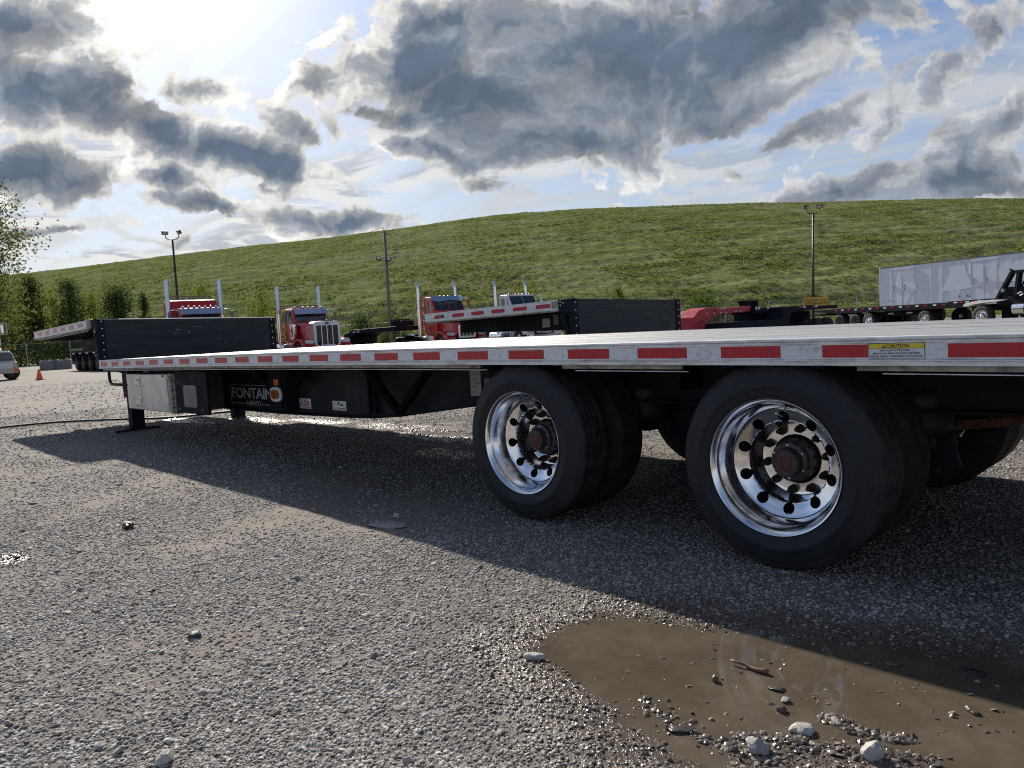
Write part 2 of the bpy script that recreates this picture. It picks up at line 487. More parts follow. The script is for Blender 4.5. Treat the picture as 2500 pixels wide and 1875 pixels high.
MAT = dict(
    alu=pmat('brushed_aluminium', (0.75, 0.77, 0.79), 0.42, 0.35, 0.07, 3, (0.24, 0.23, 0.21), 0.46, 12, 0.06, 90, stretch=(0.5, 3, 3)),
    deck=pmat('deck_aluminium', (0.53, 0.53, 0.50), 0.45, 0.35, 0.20, 2.0, (0.17, 0.15, 0.125), 0.50, 4, 0.12, 40, stretch=(0.16, 9, 9)),
    rub=pmat('dirty_aluminium', (0.40, 0.385, 0.34), 0.55, 0.3, 0.2, 5, (0.10, 0.085, 0.06), 0.7, 9, 0.2, 60, stretch=(0.7, 2, 2)),
    red_tape=pmat('red_reflective_tape', (0.47, 0.011, 0.026), 0.30, 0, 0.10, 30, (0.10, 0.01, 0.012), 0.22, 22, spec=0.5),
    white_tape=pmat('white_reflective_tape', (0.72, 0.76, 0.80), 0.34, 0, 0.06, 40, (0.12, 0.12, 0.12), 0.34, 30, spec=0.5),
    frame=pmat('black_frame_paint', (0.017, 0.020, 0.028), 0.55, 0, 0.3, 2.5, (0.04, 0.036, 0.033), 0.35, 5, 0.05, 30, spec=0.03),
    riser=pmat('black_bulkhead_plywood', (0.030, 0.033, 0.037), 0.6, 0, 0.35, 3.0, (0.065, 0.06, 0.055), 0.35, 6, 0.25, 30, stretch=(1, .35, 5), spec=0.25),
    tyre=tyre_mat(),
    tread=pmat('tyre_rubber_dusty', (0.022, 0.021, 0.021), 0.75, 0, 0.35, 5, (0.06, 0.05, 0.042), 0.5, 10, 0.3, 50, spec=0.25),
    chrome=pmat('polished_aluminium_wheel', (0.90, 0.90, 0.91), 0.15, 1.0, 0.03, 8, (0.6, 0.57, 0.53), 0.12, 10, rvar=0.05),
    bright=pmat('chrome', (0.80, 0.81, 0.83), 0.12, 1.0, 0.05, 6, rvar=0.05),
    steel=pmat('zinc_bolt', (0.62, 0.62, 0.62), 0.35, 0.8, 0.1),
    rustnut=pmat('rusted_nut', (0.030, 0.022, 0.020), 0.65, 0.4, 0.5, 40, (0.07, 0.03, 0.016), 0.5, 30),
    hub=pmat('hub_grey', (0.060, 0.060, 0.066), 0.45, 0.5, 0.3, 14, (0.10, 0.075, 0.055), 0.45, 14),
    hubred=pmat('hub_red_paint', (0.20, 0.02, 0.03), 0.5, 0, 0.3, 40, (0.05, 0.03, 0.03), 0.5, 60),
    rust=pmat('rusty_steel', (0.14, 0.055, 0.03), 0.75, 0.2, 0.5, 16, (0.04, 0.02, 0.015), 0.5, 20, 0.3, 60),
    box_alu=pmat('toolbox_polished_sheet', (0.62, 0.63, 0.65), 0.32, 0.75, 0.10, 2.5, (0.42, 0.41, 0.39), 0.5, 4, 0.04, 12, rvar=0.14),
    greyplate=pmat('dull_grey_plate', (0.17, 0.16, 0.165), 0.5, 0.3, 0.12, 6),
    decal=pmat('silver_decal', (0.55, 0.57, 0.60), 0.45, 0, 0.06, 20),
    white=pmat('white_paint', (0.72, 0.73, 0.74), 0.35, 0, 0.05, 3, (0.40, 0.38, 0.34), 0.2, 5),
    paper=pmat('faded_label_paper', (0.42, 0.41, 0.40), 0.6, 0, 0.1, 20),
    black=pmat('black_print', (0.012, 0.012, 0.013), 0.5),
    redprint=pmat('red_print', (0.36, 0.02, 0.03), 0.5),
    yellow=pmat('yellow_label', (0.74, 0.62, 0.05), 0.45, 0, 0.1, 30, (0.20, 0.17, 0.05), 0.2, 40),
    fencewire=pmat('weathered_fence_steel', (0.16, 0.165, 0.155), 0.6, 0.3, 0.15, 8),
    darkpane=glass_mat('tinted_cab_pane', (0.012, 0.014, 0.015), 0.08),
    orange=pmat('orange_reflector', (0.75, 0.20, 0.04), 0.3),
    amber=pmat('amber_lens', (0.36, 0.09, 0.012), 0.15, 0, 0.4, 60, coat=0.5),
    redpaint=pmat('red_truck_paint', (0.50, 0.010, 0.016), 0.3, 0, 0.08, 3, (0.16, 0.02, 0.02), 0.2, 4, coat=0.3),
    redpaint2=pmat('faded_red_trailer_paint', (0.42, 0.014, 0.024), 0.4, 0, 0.14, 3, (0.10, 0.02, 0.02), 0.3, 5),
    whitetruck=pmat('white_truck_paint', (0.70, 0.72, 0.76), 0.25, 0, 0.05, 3, (0.42, 0.40, 0.36), 0.18, 5, coat=0.5),
    glass=glass_mat('dark_window_glass'),
    visor=pmat('mirror_visor', (0.42, 0.48, 0.60), 0.12, 0.9, 0.08, 3),
    grille=pmat('dark_grille_mesh', (0.055, 0.055, 0.055), 0.5, 0.4, 0.35, 60),
    lens=pmat('clear_headlamp', (0.45, 0.46, 0.47), 0.08, 0.7, 0.3, 30, coat=0.6),
    boxwhite=pmat('white_van_body', (0.74, 0.79, 0.88), 0.5, 0, 0.05, 1.2, (0.42, 0.43, 0.46), 0.3, 2.5),
    ghost=pmat('ghost_lettering', (0.80, 0.845, 0.90), 0.55, 0, 0.05, 3),
    ghost2=pmat('old_panel_shade', (0.66, 0.71, 0.80), 0.55, 0, 0.05, 3),
    wood=pmat('weathered_pole_wood', (0.19, 0.165, 0.14), 0.85, 0, 0.3, 4, (0.08, 0.07, 0.06), 0.4, 6, 0.3, 40, stretch=(6, 6, .5)),
    poledark=pmat('dark_pole_steel', (0.045, 0.042, 0.04), 0.5, 0.5, 0.3),
    galv=pmat('galvanised_steel', (0.42, 0.43, 0.42), 0.5, 0.5, 0.15, 8),
    concrete=pmat('concrete', (0.24, 0.235, 0.22), 0.9, 0, 0.22, 3, (0.12, 0.115, 0.10), 0.5, 5, 0.4, 30),
    cone=pmat('orange_cone_plastic', (0.85, 0.17, 0.05), 0.5, 0, 0.1, 8, (0.25, 0.08, 0.05), 0.25, 12),
    rubber=pmat('black_rubber', (0.018, 0.017, 0.017), 0.6),
    sign=pmat('orange_sign_face', (0.86, 0.45, 0.05), 0.5, 0, 0.06, 5, (0.45, 0.22, 0.05), 0.25, 7),
    tan=pmat('tan_paint', (0.62, 0.56, 0.44), 0.45, 0, 0.08, 3, (0.35, 0.28, 0.20), 0.35, 5),
    bark=pmat('bark', (0.085, 0.068, 0.052), 0.9, 0, 0.4, 8, bmp=0.5, bscale=20),
    stick=pmat('wet_stick', (0.15, 0.085, 0.055), 0.45, 0, 0.4, 20, stretch=(1, 8, 8)),
)
# ------------------------------------------------------------------ the yard: ground, puddle, gravel
def poly_sd(x, y, poly):
    """signed distance to a closed outline, negative inside"""
    x, y = np.asarray(x, float), np.asarray(y, float)
    d = np.full(x.shape, 1e9); ins = np.zeros(x.shape, bool)
    n = len(poly)
    for i in range(n):
        ax, ay = poly[i]; bx, by = poly[(i + 1) % n]
        ex, ey = bx - ax, by - ay
        t = np.clip(((x - ax) * ex + (y - ay) * ey) / (ex * ex + ey * ey + 1e-12), 0, 1)
        d = np.minimum(d, np.hypot(x - ax - t * ex, y - ay - t * ey))
        c = ((ay > y) != (by > y)) & (x < (bx - ax) * (y - ay) / (by - ay + 1e-12) + ax)
        ins ^= c
    return np.where(ins, -d, d)
PUDDLE = [tuple(gp(u, v)[:2]) for u, v in ((1345, 1575), (1385, 1545), (1440, 1535), (1500, 1515), (1620, 1525), (1800, 1545), (2000, 1560),
          (2250, 1592), (2400, 1612), (2500, 1640))] + [(10.75, -0.30), (11.2, -0.45), (11.25, -0.9), (10.9, -1.15)] + \
         [tuple(gp(u, v)[:2]) for u, v in ((2500, 1960), (2350, 1905), (2230, 1850), (2100, 1812), (1990, 1800), (1850, 1815), (1740, 1830),
          (1640, 1822), (1560, 1775), (1490, 1725), (1435, 1670), (1380, 1620))]
WETS = [(5.46, 1.35, 0.55, 0.26), (4.7, 2.0, 1.2, 0.22), (-0.9, 1.35, 0.9, 0.22), (0.2, 1.95, 0.9, 0.22), (1.6, 2.3, 1.0, 0.2), (5.96, -2.19, 0.16, 0.09), (3.3, 2.35, 1.1, 0.2)]
WATER_Z = -0.012
def puddle_sd(x, y):
    x, y = np.asarray(x, float), np.asarray(y, float)
    wob = (fbm(x * 7, y * 7, 4, 0.6) - 0.5) * 0.20 - 0.015
    return poly_sd(x, y, PUDDLE) + wob
def ground_z(x, y):
    x, y = np.asarray(x, float), np.asarray(y, float)
    near = np.clip(1.4 - np.hypot(x - 8, y) / 25, 0, 1)
    z = ((fbm(x * 0.7, y * 0.7, 3) - 0.5) * 0.035 + (fbm(x * 4.5 + 3, y * 4.5, 3) - 0.5) * 0.016) * near
    pd = puddle_sd(x, y)
    z = z * np.clip(0.35 + pd / 0.6, 0.35, 1)
    dip = np.clip(-pd / 0.22, 0, 1)
    z = z - 0.012 * np.clip(1 - pd / 0.25, 0, 1) - 0.024 * dip + (fbm(x * 9 + 7, y * 9, 3, .6) - 0.5) * 0.014 * (dip > 0)
    for cx in (7.80, 9.356):                      # level under the tyres
        w = np.clip(1.3 - np.hypot((x - cx) / 0.45, (y - 0.35) / 0.6), 0, 1)
        z = z * (1 - np.minimum(1, w * 2))
    return z
def wetness(x, y):
    x, y = np.asarray(x, float), np.asarray(y, float)
    pd = puddle_sd(x, y)
    w = np.clip(1 - (pd - 0.02) / (0.34 + 0.3 * fbm(x * 3, y * 3, 3)), 0, 1)
    # wet band under the trailer that also deepens its shadow in the ground colour
    damp_shade = np.clip(1 - np.abs(y - 0.75) / 1.9, 0, 1) * np.clip((x - 1.5) / 3, 0, 1) * np.clip((13 - x) / 1, 0, 1)
    w = np.maximum(w, np.clip(damp_shade * 1.5, 0, 1) * (0.18 + 0.5 * fbm(x * 1.1 + 2, y * 1.1, 4)))
    for cx, cy, a, b in WETS:
        q = np.hypot((x - cx) / a, (y - cy) / b) + (fbm(x * 5, y * 5, 4) - 0.5) * 1.2
        w = np.maximum(w, np.clip((1.1 - q) * 2.2, 0, 1) * 0.95)
    return w
def stony(x, y):
    x, y = np.asarray(x, float), np.asarray(y, float)
    cl = fbm(x * 0.9, y * 0.9, 5, 0.62); cl2 = fbm(x * 0.35 + 5, y * 0.35, 3)
    # faint wheel tracks swept clear of stones
    t = (x * 0.80 + y * 0.60) + 0.5 * (fbm(x * .25, y * .25, 2) - .5)
    trk = np.exp(-((((t + 1.1) % 2.6) - 1.3) / 0.16) ** 2)
    return np.clip((cl - 0.34) * 3.4 + (cl2 - 0.5) * 1.8 + 0.46 - 0.32 * trk, 0.16, 1)
def steps(*segs):
    out = []
    for a, b, s in segs: out += list(np.arange(a, b - 1e-6, s))
    return np.array(out + [segs[-1][1]])
gx = steps((-420, -120, 20), (-120, -40, 4), (-40, -6, 1.0), (-6, 3, 0.25), (3, 11.6, 0.05), (11.6, 16, .4), (16, 60, 4), (60, 300, 20))
gy = steps((-120, -20, 10), (-20, -4, 1), (-4, 2.2, 0.05), (2.2, 8, 0.3), (8, 40, 1.2), (40, 120, 4), (120, 420, 20))
GX, GY = np.meshgrid(gx, gy, indexing='ij')
GZ = ground_z(GX, GY)
nx, ny = len(gx), len(gy)
idx = np.arange(nx * ny).reshape(nx, ny)
quads = np.stack([idx[:-1, :-1], idx[1:, :-1], idx[1:, 1:], idx[:-1, 1:]], -1).reshape(-1, 4)
def np_mesh(name, verts, quads, m, smooth=True):
    me = bpy.data.meshes.new(name)
    k = quads.shape[1]
    me.vertices.add(len(verts)); me.vertices.foreach_set('co', np.asarray(verts, np.float32).ravel())
    me.loops.add(quads.size); me.loops.foreach_set('vertex_index', quads.astype(np.int32).ravel())
    me.polygons.add(len(quads)); me.polygons.foreach_set('loop_start', np.arange(0, quads.size, k, dtype=np.int32))
    me.polygons.foreach_set('loop_total', np.full(len(quads), k, np.int32))
    me.update(calc_edges=True); me.validate()
    if smooth: me.shade_smooth()
    me.materials.append(m)
    return me

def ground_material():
    m, nt, b = new_mat('gravel_yard')
    L = nt.links
    at = nt.nodes.new('ShaderNodeAttribute'); at.attribute_name = 'wet'
    wet = at.outputs['Fac']
    big = nz(nt, 0.35, 5, 0.6); midn = nz(nt, 2.2, 6, 0.65); fine = nz(nt, 55, 5, 0.7)
    tc = nt.nodes.new('ShaderNodeTexCoord')
    vo = nt.nodes.new('ShaderNodeTexVoronoi'); vo.inputs['Scale'].default_value = 48; vo.inputs['Randomness'].default_value = 1
    vo2 = nt.nodes.new('ShaderNodeTexVoronoi'); vo2.inputs['Scale'].default_value = 130
    # stretched along the tracks the lorries take, far off
    trk = nz(nt, 0.55, 6, 0.62, stretch=(0.35, 1.6, 1))
    L.new(tc.outputs['Object'], vo.inputs['Vector']); L.new(tc.outputs['Object'], vo2.inputs['Vector'])
    sp = nt.nodes.new('ShaderNodeSeparateColor'); L.new(vo.outputs['Color'], sp.inputs[0])
    sp2 = nt.nodes.new('ShaderNodeSeparateColor'); L.new(vo2.outputs['Color'], sp2.inputs[0])
    stone = ramp(nt, sp.outputs[0], [(0.0, (0.060, 0.057, 0.055)), (0.40, (0.14, 0.130, 0.120)), (0.75, (0.24, 0.228, 0.21)), (1.0, (0.46, 0.45, 0.43))])
    grit = ramp(nt, sp2.outputs[1], [(0.0, (0.055, 0.048, 0.042)), (0.6, (0.15, 0.132, 0.115)), (1.0, (0.36, 0.34, 0.31))])
    dirt = ramp(nt, mix(nt, 0.4, midn, fine), [(0.3, (0.165, 0.138, 0.114)), (0.7, (0.30, 0.255, 0.208))])
    c = mix(nt, ramp(nt, fine, [(0.40, 0.0), (0.60, 1.0)]), grit, stone)
    st = nt.nodes.new('ShaderNodeAttribute'); st.attribute_name = 'stony'
    c = mix(nt, ramp(nt, mix(nt, 0.25, st.outputs['Fac'], fine), [(0.25, 0.85), (0.75, 0.12)]), c, dirt)
    c = mix(nt, ramp(nt, trk, [(0.35, 0.0), (0.7, 0.45)]), c, (0.275, 0.245, 0.21))
    mud = ramp(nt, midn, [(0.3, (0.060, 0.045, 0.032)), (0.7, (0.110, 0.084, 0.060))])
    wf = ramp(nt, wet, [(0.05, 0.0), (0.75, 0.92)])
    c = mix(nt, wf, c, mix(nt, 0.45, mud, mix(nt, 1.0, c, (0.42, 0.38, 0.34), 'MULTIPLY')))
    L.new(c, b.inputs['Base Color'])
    rg = mix(nt, ramp(nt, wet, [(0.25, 0.0), (0.95, 1.0)]), ramp(nt, fine, [(0.3, 0.75), (0.7, 0.95)]), ramp(nt, fine, [(0.35, 0.10), (0.7, 0.42)]))
    L.new(rg, b.inputs['Roughness'])
    L.new(ramp(nt, wet, [(0.2, 0.10), (0.9, 0.5)]), b.inputs['Specular IOR Level'])
    h1 = ramp(nt, vo.outputs['Distance'], [(0.0, 1.0), (0.55, 0.0)])
    h2 = ramp(nt, vo2.outputs['Distance'], [(0.0, 1.0), (0.6, 0.0)])
    h = mix(nt, 0.35, h1, h2)
    h = mix(nt, 0.4, h, fine)
    bump(nt, b, h, 0.6, 0.012)
    return m
gm = np_mesh('ground', np.stack([GX, GY, GZ], -1).reshape(-1, 3), quads, ground_material())
as_ = gm.attributes.new('stony', 'FLOAT', 'POINT'); as_.data.foreach_set('value', stony(GX, GY).astype(np.float32).ravel())
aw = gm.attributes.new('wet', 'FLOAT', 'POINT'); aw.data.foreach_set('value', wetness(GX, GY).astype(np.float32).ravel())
ground = bpy.data.objects.new('ground', gm); COL.objects.link(ground); ground['kind'] = 'structure'

def puddle_obj():
    m, nt, b = new_mat('muddy_water')
    n1 = nz(nt, 3.0, 6, 0.6); n2 = nz(nt, 16.0, 6, 0.62)
    c = ramp(nt, mix(nt, 0.35, n1, n2), [(0.30, (0.070, 0.054, 0.038)), (0.52, (0.100, 0.080, 0.058)), (0.72, (0.138, 0.113, 0.085))])
    nt.links.new(c, b.inputs['Base Color'])
    b.inputs['Roughness'].default_value = 0.0
    b.inputs['IOR'].default_value = 1.33
    bump(nt, b, nz(nt, 3.0, 2, 0.5), 0.012, 0.01)
    xs = np.arange(8.7, 11.4, 0.03); ys = np.arange(-1.9, 0.1, 0.03)
    X, Y = np.meshgrid(xs, ys, indexing='ij')
    keep = (puddle_sd(X, Y) < 0.16)
    ii = -np.ones(X.shape, int); ii[keep] = np.arange(keep.sum())
    q = np.stack([ii[:-1, :-1], ii[1:, :-1], ii[1:, 1:], ii[:-1, 1:]], -1).reshape(-1, 4)
    q = q[(q >= 0).all(1)]
    v = np.stack([X[keep], Y[keep], np.full(keep.sum(), WATER_Z)], 1)
    o = bpy.data.objects.new('puddle', np_mesh('puddle', v, q, m)); COL.objects.link(o)
    o['kind'] = 'structure'; o['label'] = 'brown muddy puddle beside the rear trailer wheels'
puddle_obj()

def scatter_tree(name, protos, pick):
    t = bpy.data.node_groups.new(name, 'GeometryNodeTree')
    t.interface.new_socket('Geometry', in_out='INPUT', socket_type='NodeSocketGeometry')
    t.interface.new_socket('Geometry', in_out='OUTPUT', socket_type='NodeSocketGeometry')
    n, L = t.nodes, t.links
    gi, go = n.new('NodeGroupInput'), n.new('NodeGroupOutput')
    ip = n.new('GeometryNodeInstanceOnPoints')
    jn = n.new('GeometryNodeJoinGeometry')
    for p in protos[::-1]:
        oi = n.new('GeometryNodeObjectInfo'); oi.inputs['Object'].default_value = p; oi.inputs['As Instance'].default_value = True
        L.new(oi.outputs['Geometry'], jn.inputs[0])
    def att(nm, ty):
        a = n.new('GeometryNodeInputNamedAttribute'); a.data_type = ty; a.inputs['Name'].default_value = nm
        return [s for s in a.outputs if s.name == 'Attribute' and s.enabled][0]
    L.new(gi.outputs[0], ip.inputs['Points']); L.new(jn.outputs[0], ip.inputs['Instance'])
    ip.inputs['Pick Instance'].default_value = True
    L.new(att('pick', 'INT'), ip.inputs['Instance Index'])
    er = n.new('FunctionNodeEulerToRotation'); L.new(att('rot', 'FLOAT_VECTOR'), er.inputs[0])
    L.new(er.outputs[0], ip.inputs['Rotation']); L.new(att('size', 'FLOAT_VECTOR'), ip.inputs['Scale'])
    L.new(ip.outputs[0], go.inputs[0])
    return t
def scatter(name, pts, sizes, rots, protos, extra=None):
    me = bpy.data.meshes.new(name)
    me.vertices.add(len(pts)); me.vertices.foreach_set('co', np.asarray(pts, np.float32).ravel())
    def put(nm, ty, a, key):
        x = me.attributes.new(nm, ty, 'POINT'); x.data.foreach_set(key, a)
    put('size', 'FLOAT_VECTOR', np.asarray(sizes, np.float32).ravel(), 'vector')
    put('rot', 'FLOAT_VECTOR', np.asarray(rots, np.float32).ravel(), 'vector')
    put('pick', 'INT', nrg.integers(0, len(protos), len(pts)).astype(np.int32), 'value')
    for k, a in (extra or {}).items(): put(k, 'FLOAT', np.asarray(a, np.float32), 'value')
    o = bpy.data.objects.new(name, me); COL.objects.link(o)
    md = o.modifiers.new('scatter', 'NODES'); md.node_group = scatter_tree(name + '_tree', protos, True)
    o['kind'] = 'stuff'
    return o
def rock_mesh(seed, m, rough=0.28, sub=2, flat=0.7):
    bm = bmesh.new(); bmesh.ops.create_icosphere(bm, subdivisions=sub, radius=1.0)
    r = random.Random(seed)
    pl = [(Vector((r.gauss(0, 1), r.gauss(0, 1), r.gauss(0, 1))).normalized(), r.uniform(0.62, 0.9)) for _ in range(7)]
    off = Vector((r.random() * 50, r.random() * 50, r.random() * 50))
    from mathutils import noise as mn
    for v in bm.verts:
        p = v.co.normalized()
        k = 1.0 + rough * mn.noise(p * 1.4 + off)
        for n, d in pl:
            q = p.dot(n) * k
            if q > d: k *= d / q
        v.co = p * k; v.co.z *= flat
    me = bpy.data.meshes.new('rock'); bm.to_mesh(me); bm.free()
    me.materials.append(m)
    return me
def stone_material():
    m, nt, b = new_mat('gravel_stone')
    oi = nt.nodes.new('ShaderNodeObjectInfo')
    at = nt.nodes.new('ShaderNodeAttribute'); at.attribute_type = 'INSTANCER'; at.attribute_name = 'wet'
    c = ramp(nt, oi.outputs['Random'], [(0.0, (0.070, 0.065, 0.060)), (0.20, (0.20, 0.180, 0.158)), (0.40, (0.35, 0.295, 0.235)), (0.58, (0.43, 0.395, 0.35)), (0.80, (0.60, 0.565, 0.515)), (1.0, (0.78, 0.75, 0.70))])
    c = mix(nt, 0.35, c, ramp(nt, nz(nt, 2.0, 5, 0.7), [(0.3, (0.08, 0.075, 0.07)), (0.7, (0.42, 0.40, 0.375))]))
    c = mix(nt, ramp(nt, at.outputs['Fac'], [(0.1, 0.0), (0.8, 0.80)]), c, mix(nt, 1.0, c, (0.36, 0.30, 0.25), 'MULTIPLY'))
    nt.links.new(c, b.inputs['Base Color'])
    nt.links.new(ramp(nt, at.outputs['Fac'], [(0.3, 0.72), (0.9, 0.20)]), b.inputs['Roughness'])
    nt.links.new(ramp(nt, at.outputs['Fac'], [(0.2, 0.22), (0.9, 0.5)]), b.inputs['Specular IOR Level'])
    return m
MAT['stone'] = stone_material()
STONES = [bpy.data.objects.new('stone', rock_mesh(100 + i, MAT['stone'], 0.3, 2 if i < 4 else 1, rng.uniform(0.5, 0.85))) for i in range(6)]
def gravel():
    P, S = [], []
    half = math.radians(44)
    for (d0, d1, dens, s0, s1) in ((1.3, 2.6, 16000, 0.0020, 0.0088), (2.6, 4.2, 11000, 0.0022, 0.0090), (4.2, 6.5, 5600, 0.0028, 0.0098), (6.5, 10, 2100, 0.0038, 0.0118), (10, 17, 480, 0.0065, 0.017), (17, 34, 40, 0.011, 0.026)):
        n = int(half * (d1 * d1 - d0 * d0) * dens)
        d = np.sqrt(nrg.random(n) * (d1 * d1 - d0 * d0) + d0 * d0)
        a = YAW + math.pi / 2 + (nrg.random(n) * 2 - 1) * half
        x = CAM.x + d * np.cos(a); y = CAM.y + d * np.sin(a)
        # patches: bare packed dirt here, loose stones there
        keep = nrg.random(n) < stony(x, y)
        pd = puddle_sd(x, y)
        keep &= (pd > 0.26) | ((pd > 0.0) & (nrg.random(n) < 0.14 + pd * 2.6)) | (nrg.random(n) < 0.006)
        x, y = x[keep], y[keep]
        s = s0 + (s1 - s0) * nrg.random(len(x)) ** 2.6
        s = np.where(nrg.random(len(x)) < 0.004, s * 2.0 + .002, s)
        P.append(np.stack([x, y, ground_z(x, y) + s * 0.18], 1)); S.append(s)
    P = np.concatenate(P); S = np.concatenate(S); n = len(P)
    sz = np.stack([S * nrg.uniform(0.9, 1.5, n), S * nrg.uniform(0.8, 1.15, n), S * nrg.uniform(0.7, 1.05, n)], 1)
    rot = np.stack([nrg.normal(0, .3, n), nrg.normal(0, .3, n), nrg.random(n) * 6.28], 1)
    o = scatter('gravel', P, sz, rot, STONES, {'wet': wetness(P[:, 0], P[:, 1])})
    o['label'] = 'loose grey crushed stone covering the whole yard'
    return n
gravel()

# ------------------------------------------------------------------ the grassy hill
def grass_material():
    m = bpy.data.materials.new('hill_grass'); m.use_nodes = True
    nt = m.node_tree; nt.nodes.clear(); L = nt.links
    big = nz(nt, 0.035, 5, 0.6, stretch=(1, 1, 3)); midn = nz(nt, 0.22, 6, 0.65); fine = nz(nt, 1.6, 6, 0.7)
    c = ramp(nt, mix(nt, 0.5, midn, fine), [(0.30, (0.120, 0.148, 0.046)), (0.5, (0.200, 0.232, 0.082)), (0.70, (0.280, 0.300, 0.125))])
    hum = nz(nt, 1.0, 7, 0.66, stretch=(0.42, 0.42, 3.4))
    c = mix(nt, ramp(nt, hum, [(0.34, 0.65), (0.54, 0.0)]), c, (0.085, 0.108, 0.036))  # shaded hollows and sunlit tops of the hummocks, put into the colour
    c = mix(nt, ramp(nt, hum, [(0.52, 0.0), (0.70, 0.6)]), c, (0.300, 0.315, 0.140))
    band = nz(nt, 0.30, 6, 0.62, stretch=(0.10, 0.10, 2.4))
    dry = ramp(nt, mix(nt, 0.55, mix(nt, 0.4, big, midn), band), [(0.46, 0.0), (0.62, 0.80)])
    c = mix(nt, dry, c, ramp(nt, fine, [(0.3, (0.190, 0.178, 0.100)), (0.7, (0.300, 0.268, 0.170))]))
    d = nt.nodes.new('ShaderNodeBsdfPrincipled'); d.inputs['Roughness'].default_value = 1.0; d.inputs['Specular IOR Level'].default_value = 0.0
    t = nt.nodes.new('ShaderNodeBsdfTranslucent'); ms = nt.nodes.new('ShaderNodeMixShader'); ms.inputs[0].default_value = 0.04
    L.new(c, d.inputs['Base Color']); L.new(c, t.inputs['Color'])
    bn = nt.nodes.new('ShaderNodeBump'); bn.inputs['Strength'].default_value = 0.75; bn.inputs['Distance'].default_value = 0.45
    L.new(mix(nt, 0.65, mix(nt, 0.4, fine, midn), hum), bn.inputs['Height']); L.new(bn.outputs[0], d.inputs['Normal'])
    L.new(d.outputs[0], ms.inputs[1]); L.new(t.outputs[0], ms.inputs[2])
    o = nt.nodes.new('ShaderNodeOutputMaterial'); L.new(ms.outputs[0], o.inputs['Surface'])
    return m
CREST = [(-700, 700, 330), (-300, 692, 300), (-60, 682, 280), (60, 668, 270), (170, 655, 262), (340, 634, 250), (480, 615, 240), (720, 589, 225), (900, 570, 215), (970, 560, 211),
         (1080, 541, 205), (1220, 522, 200), (1400, 511, 196), (1700, 499, 192), (1960, 494, 190), (2260, 487, 190), (2500, 484, 192), (2900, 482, 200), (3500, 500, 215)]
BASE_D = [(-700, 128), (60, 112), (500, 98), (1000, 88), (1500, 80), (2000, 76), (2500, 76), (3500, 88)]
HN, HM = 620, 250
def hill_fn():
    us = np.linspace(-650, 3400, HN)
    cu = np.array(CREST, float)
    # monotone smooth interpolation of the ridge
    def sm(x, xp, fp):
        y = np.interp(x, xp, fp); k = 25
        yp = np.pad(y, (k, k), mode='edge'); return np.convolve(yp, np.ones(2 * k + 1) / (2 * k + 1), 'valid')
    cv, cdp = sm(us, cu[:, 0], cu[:, 1]), sm(us, cu[:, 0], cu[:, 2])
    bd = sm(us, *np.array(BASE_D, float).T)
    return us, cv, cdp, bd
us, cv, cdp, bd = hill_fn()
K3 = np.array([dp(u, v, d) for u, v, d in zip(us, cv, cdp)])
B3 = []
for u, d in zip(us, bd):
    r = ray(u, 800); r2 = Vector((r.x, r.y, 0)); B3.append((CAM.x + r.x * d, CAM.y + r.y * d, 0.0))
B3 = np.array(B3)
s = np.concatenate([np.linspace(0, 1.0, int(HM * 0.82)), np.linspace(1.0, 1.5, HM - int(HM * 0.82) + 1)[1:]])
prof = np.where(s <= 1, np.sin(np.clip(s, 0, 1) * math.pi / 2) ** 1.0 * 0.35 + 0.65 * s, 1.0 - (s - 1) ** 2 * 1.3)
prof = np.where(s < 0.12, prof * (0.35 + 0.65 * (s / 0.12)), prof)
H = B3[:, None, :] * (1 - s)[None, :, None] + K3[:, None, :] * s[None, :, None]
H[:, :, 2] = K3[:, None, 2] * prof[None, :]
hx, hy = H[:, :, 0], H[:, :, 1]
ridge = (fbm(hx * 0.20 + 40, hy * 0.20, 4, 0.6) - 0.5) * 0.6
# low steps that run along the slope
lvl = H[:, :, 2] + 2.2 * (fbm(hx * 0.06, hy * 0.06 + 9, 3) - 0.5)
ridge += 0.55 * (np.abs(((lvl * 0.62) % 1) - 0.5) - 0.25) + (fbm(hx * 0.9, hy * 0.9, 3, .6) - 0.5) * 0.38
fade = np.clip(s / 0.06, 0, 1)[None, :]
H[:, :, 2] += ridge * fade * np.where(s > 0.93, 0.55, 1.0)[None, :]
hi_ = np.arange(HN * HM).reshape(HN, HM)
hq = np.stack([hi_[:-1, :-1], hi_[1:, :-1], hi_[1:, 1:], hi_[:-1, 1:]], -1).reshape(-1, 4)
MAT['grass'] = grass_material()
hill = bpy.data.objects.new('hill', np_mesh('hill', H.reshape(-1, 3), hq, MAT['grass'])); COL.objects.link(hill)
hill['kind'] = 'structure'; hill['label'] = 'long grassy hill rising behind the yard'
def blade_clump(seed, m, n=9):
    r = random.Random(seed); b = MB()
    for _ in range(n):
        a = r.random() * 6.28; d = r.random() * 0.5; h = r.uniform(0.5, 1.0); w = r.uniform(0.10, 0.2)
        c = Vector((math.cos(a) * d, math.sin(a) * d, 0)); t = r.random() * 6.28
        s_ = Vector((math.cos(t), math.sin(t), 0)) * w
        tip = c + Vector((r.uniform(-.4, .4), r.uniform(-.4, .4), h))
        b.add([c - s_, c + s_, tip], [(0, 1, 2)])
    return b.mesh('grass_clump', m)
MAT['blade'] = leaf_mat('grass_blades', (0.100, 0.125, 0.042), (0.205, 0.222, 0.085), 0.36, 0.15)
CLUMPS = [bpy.data.objects.new('grass_clump', blade_clump(i, MAT['blade'])) for i in range(5)]
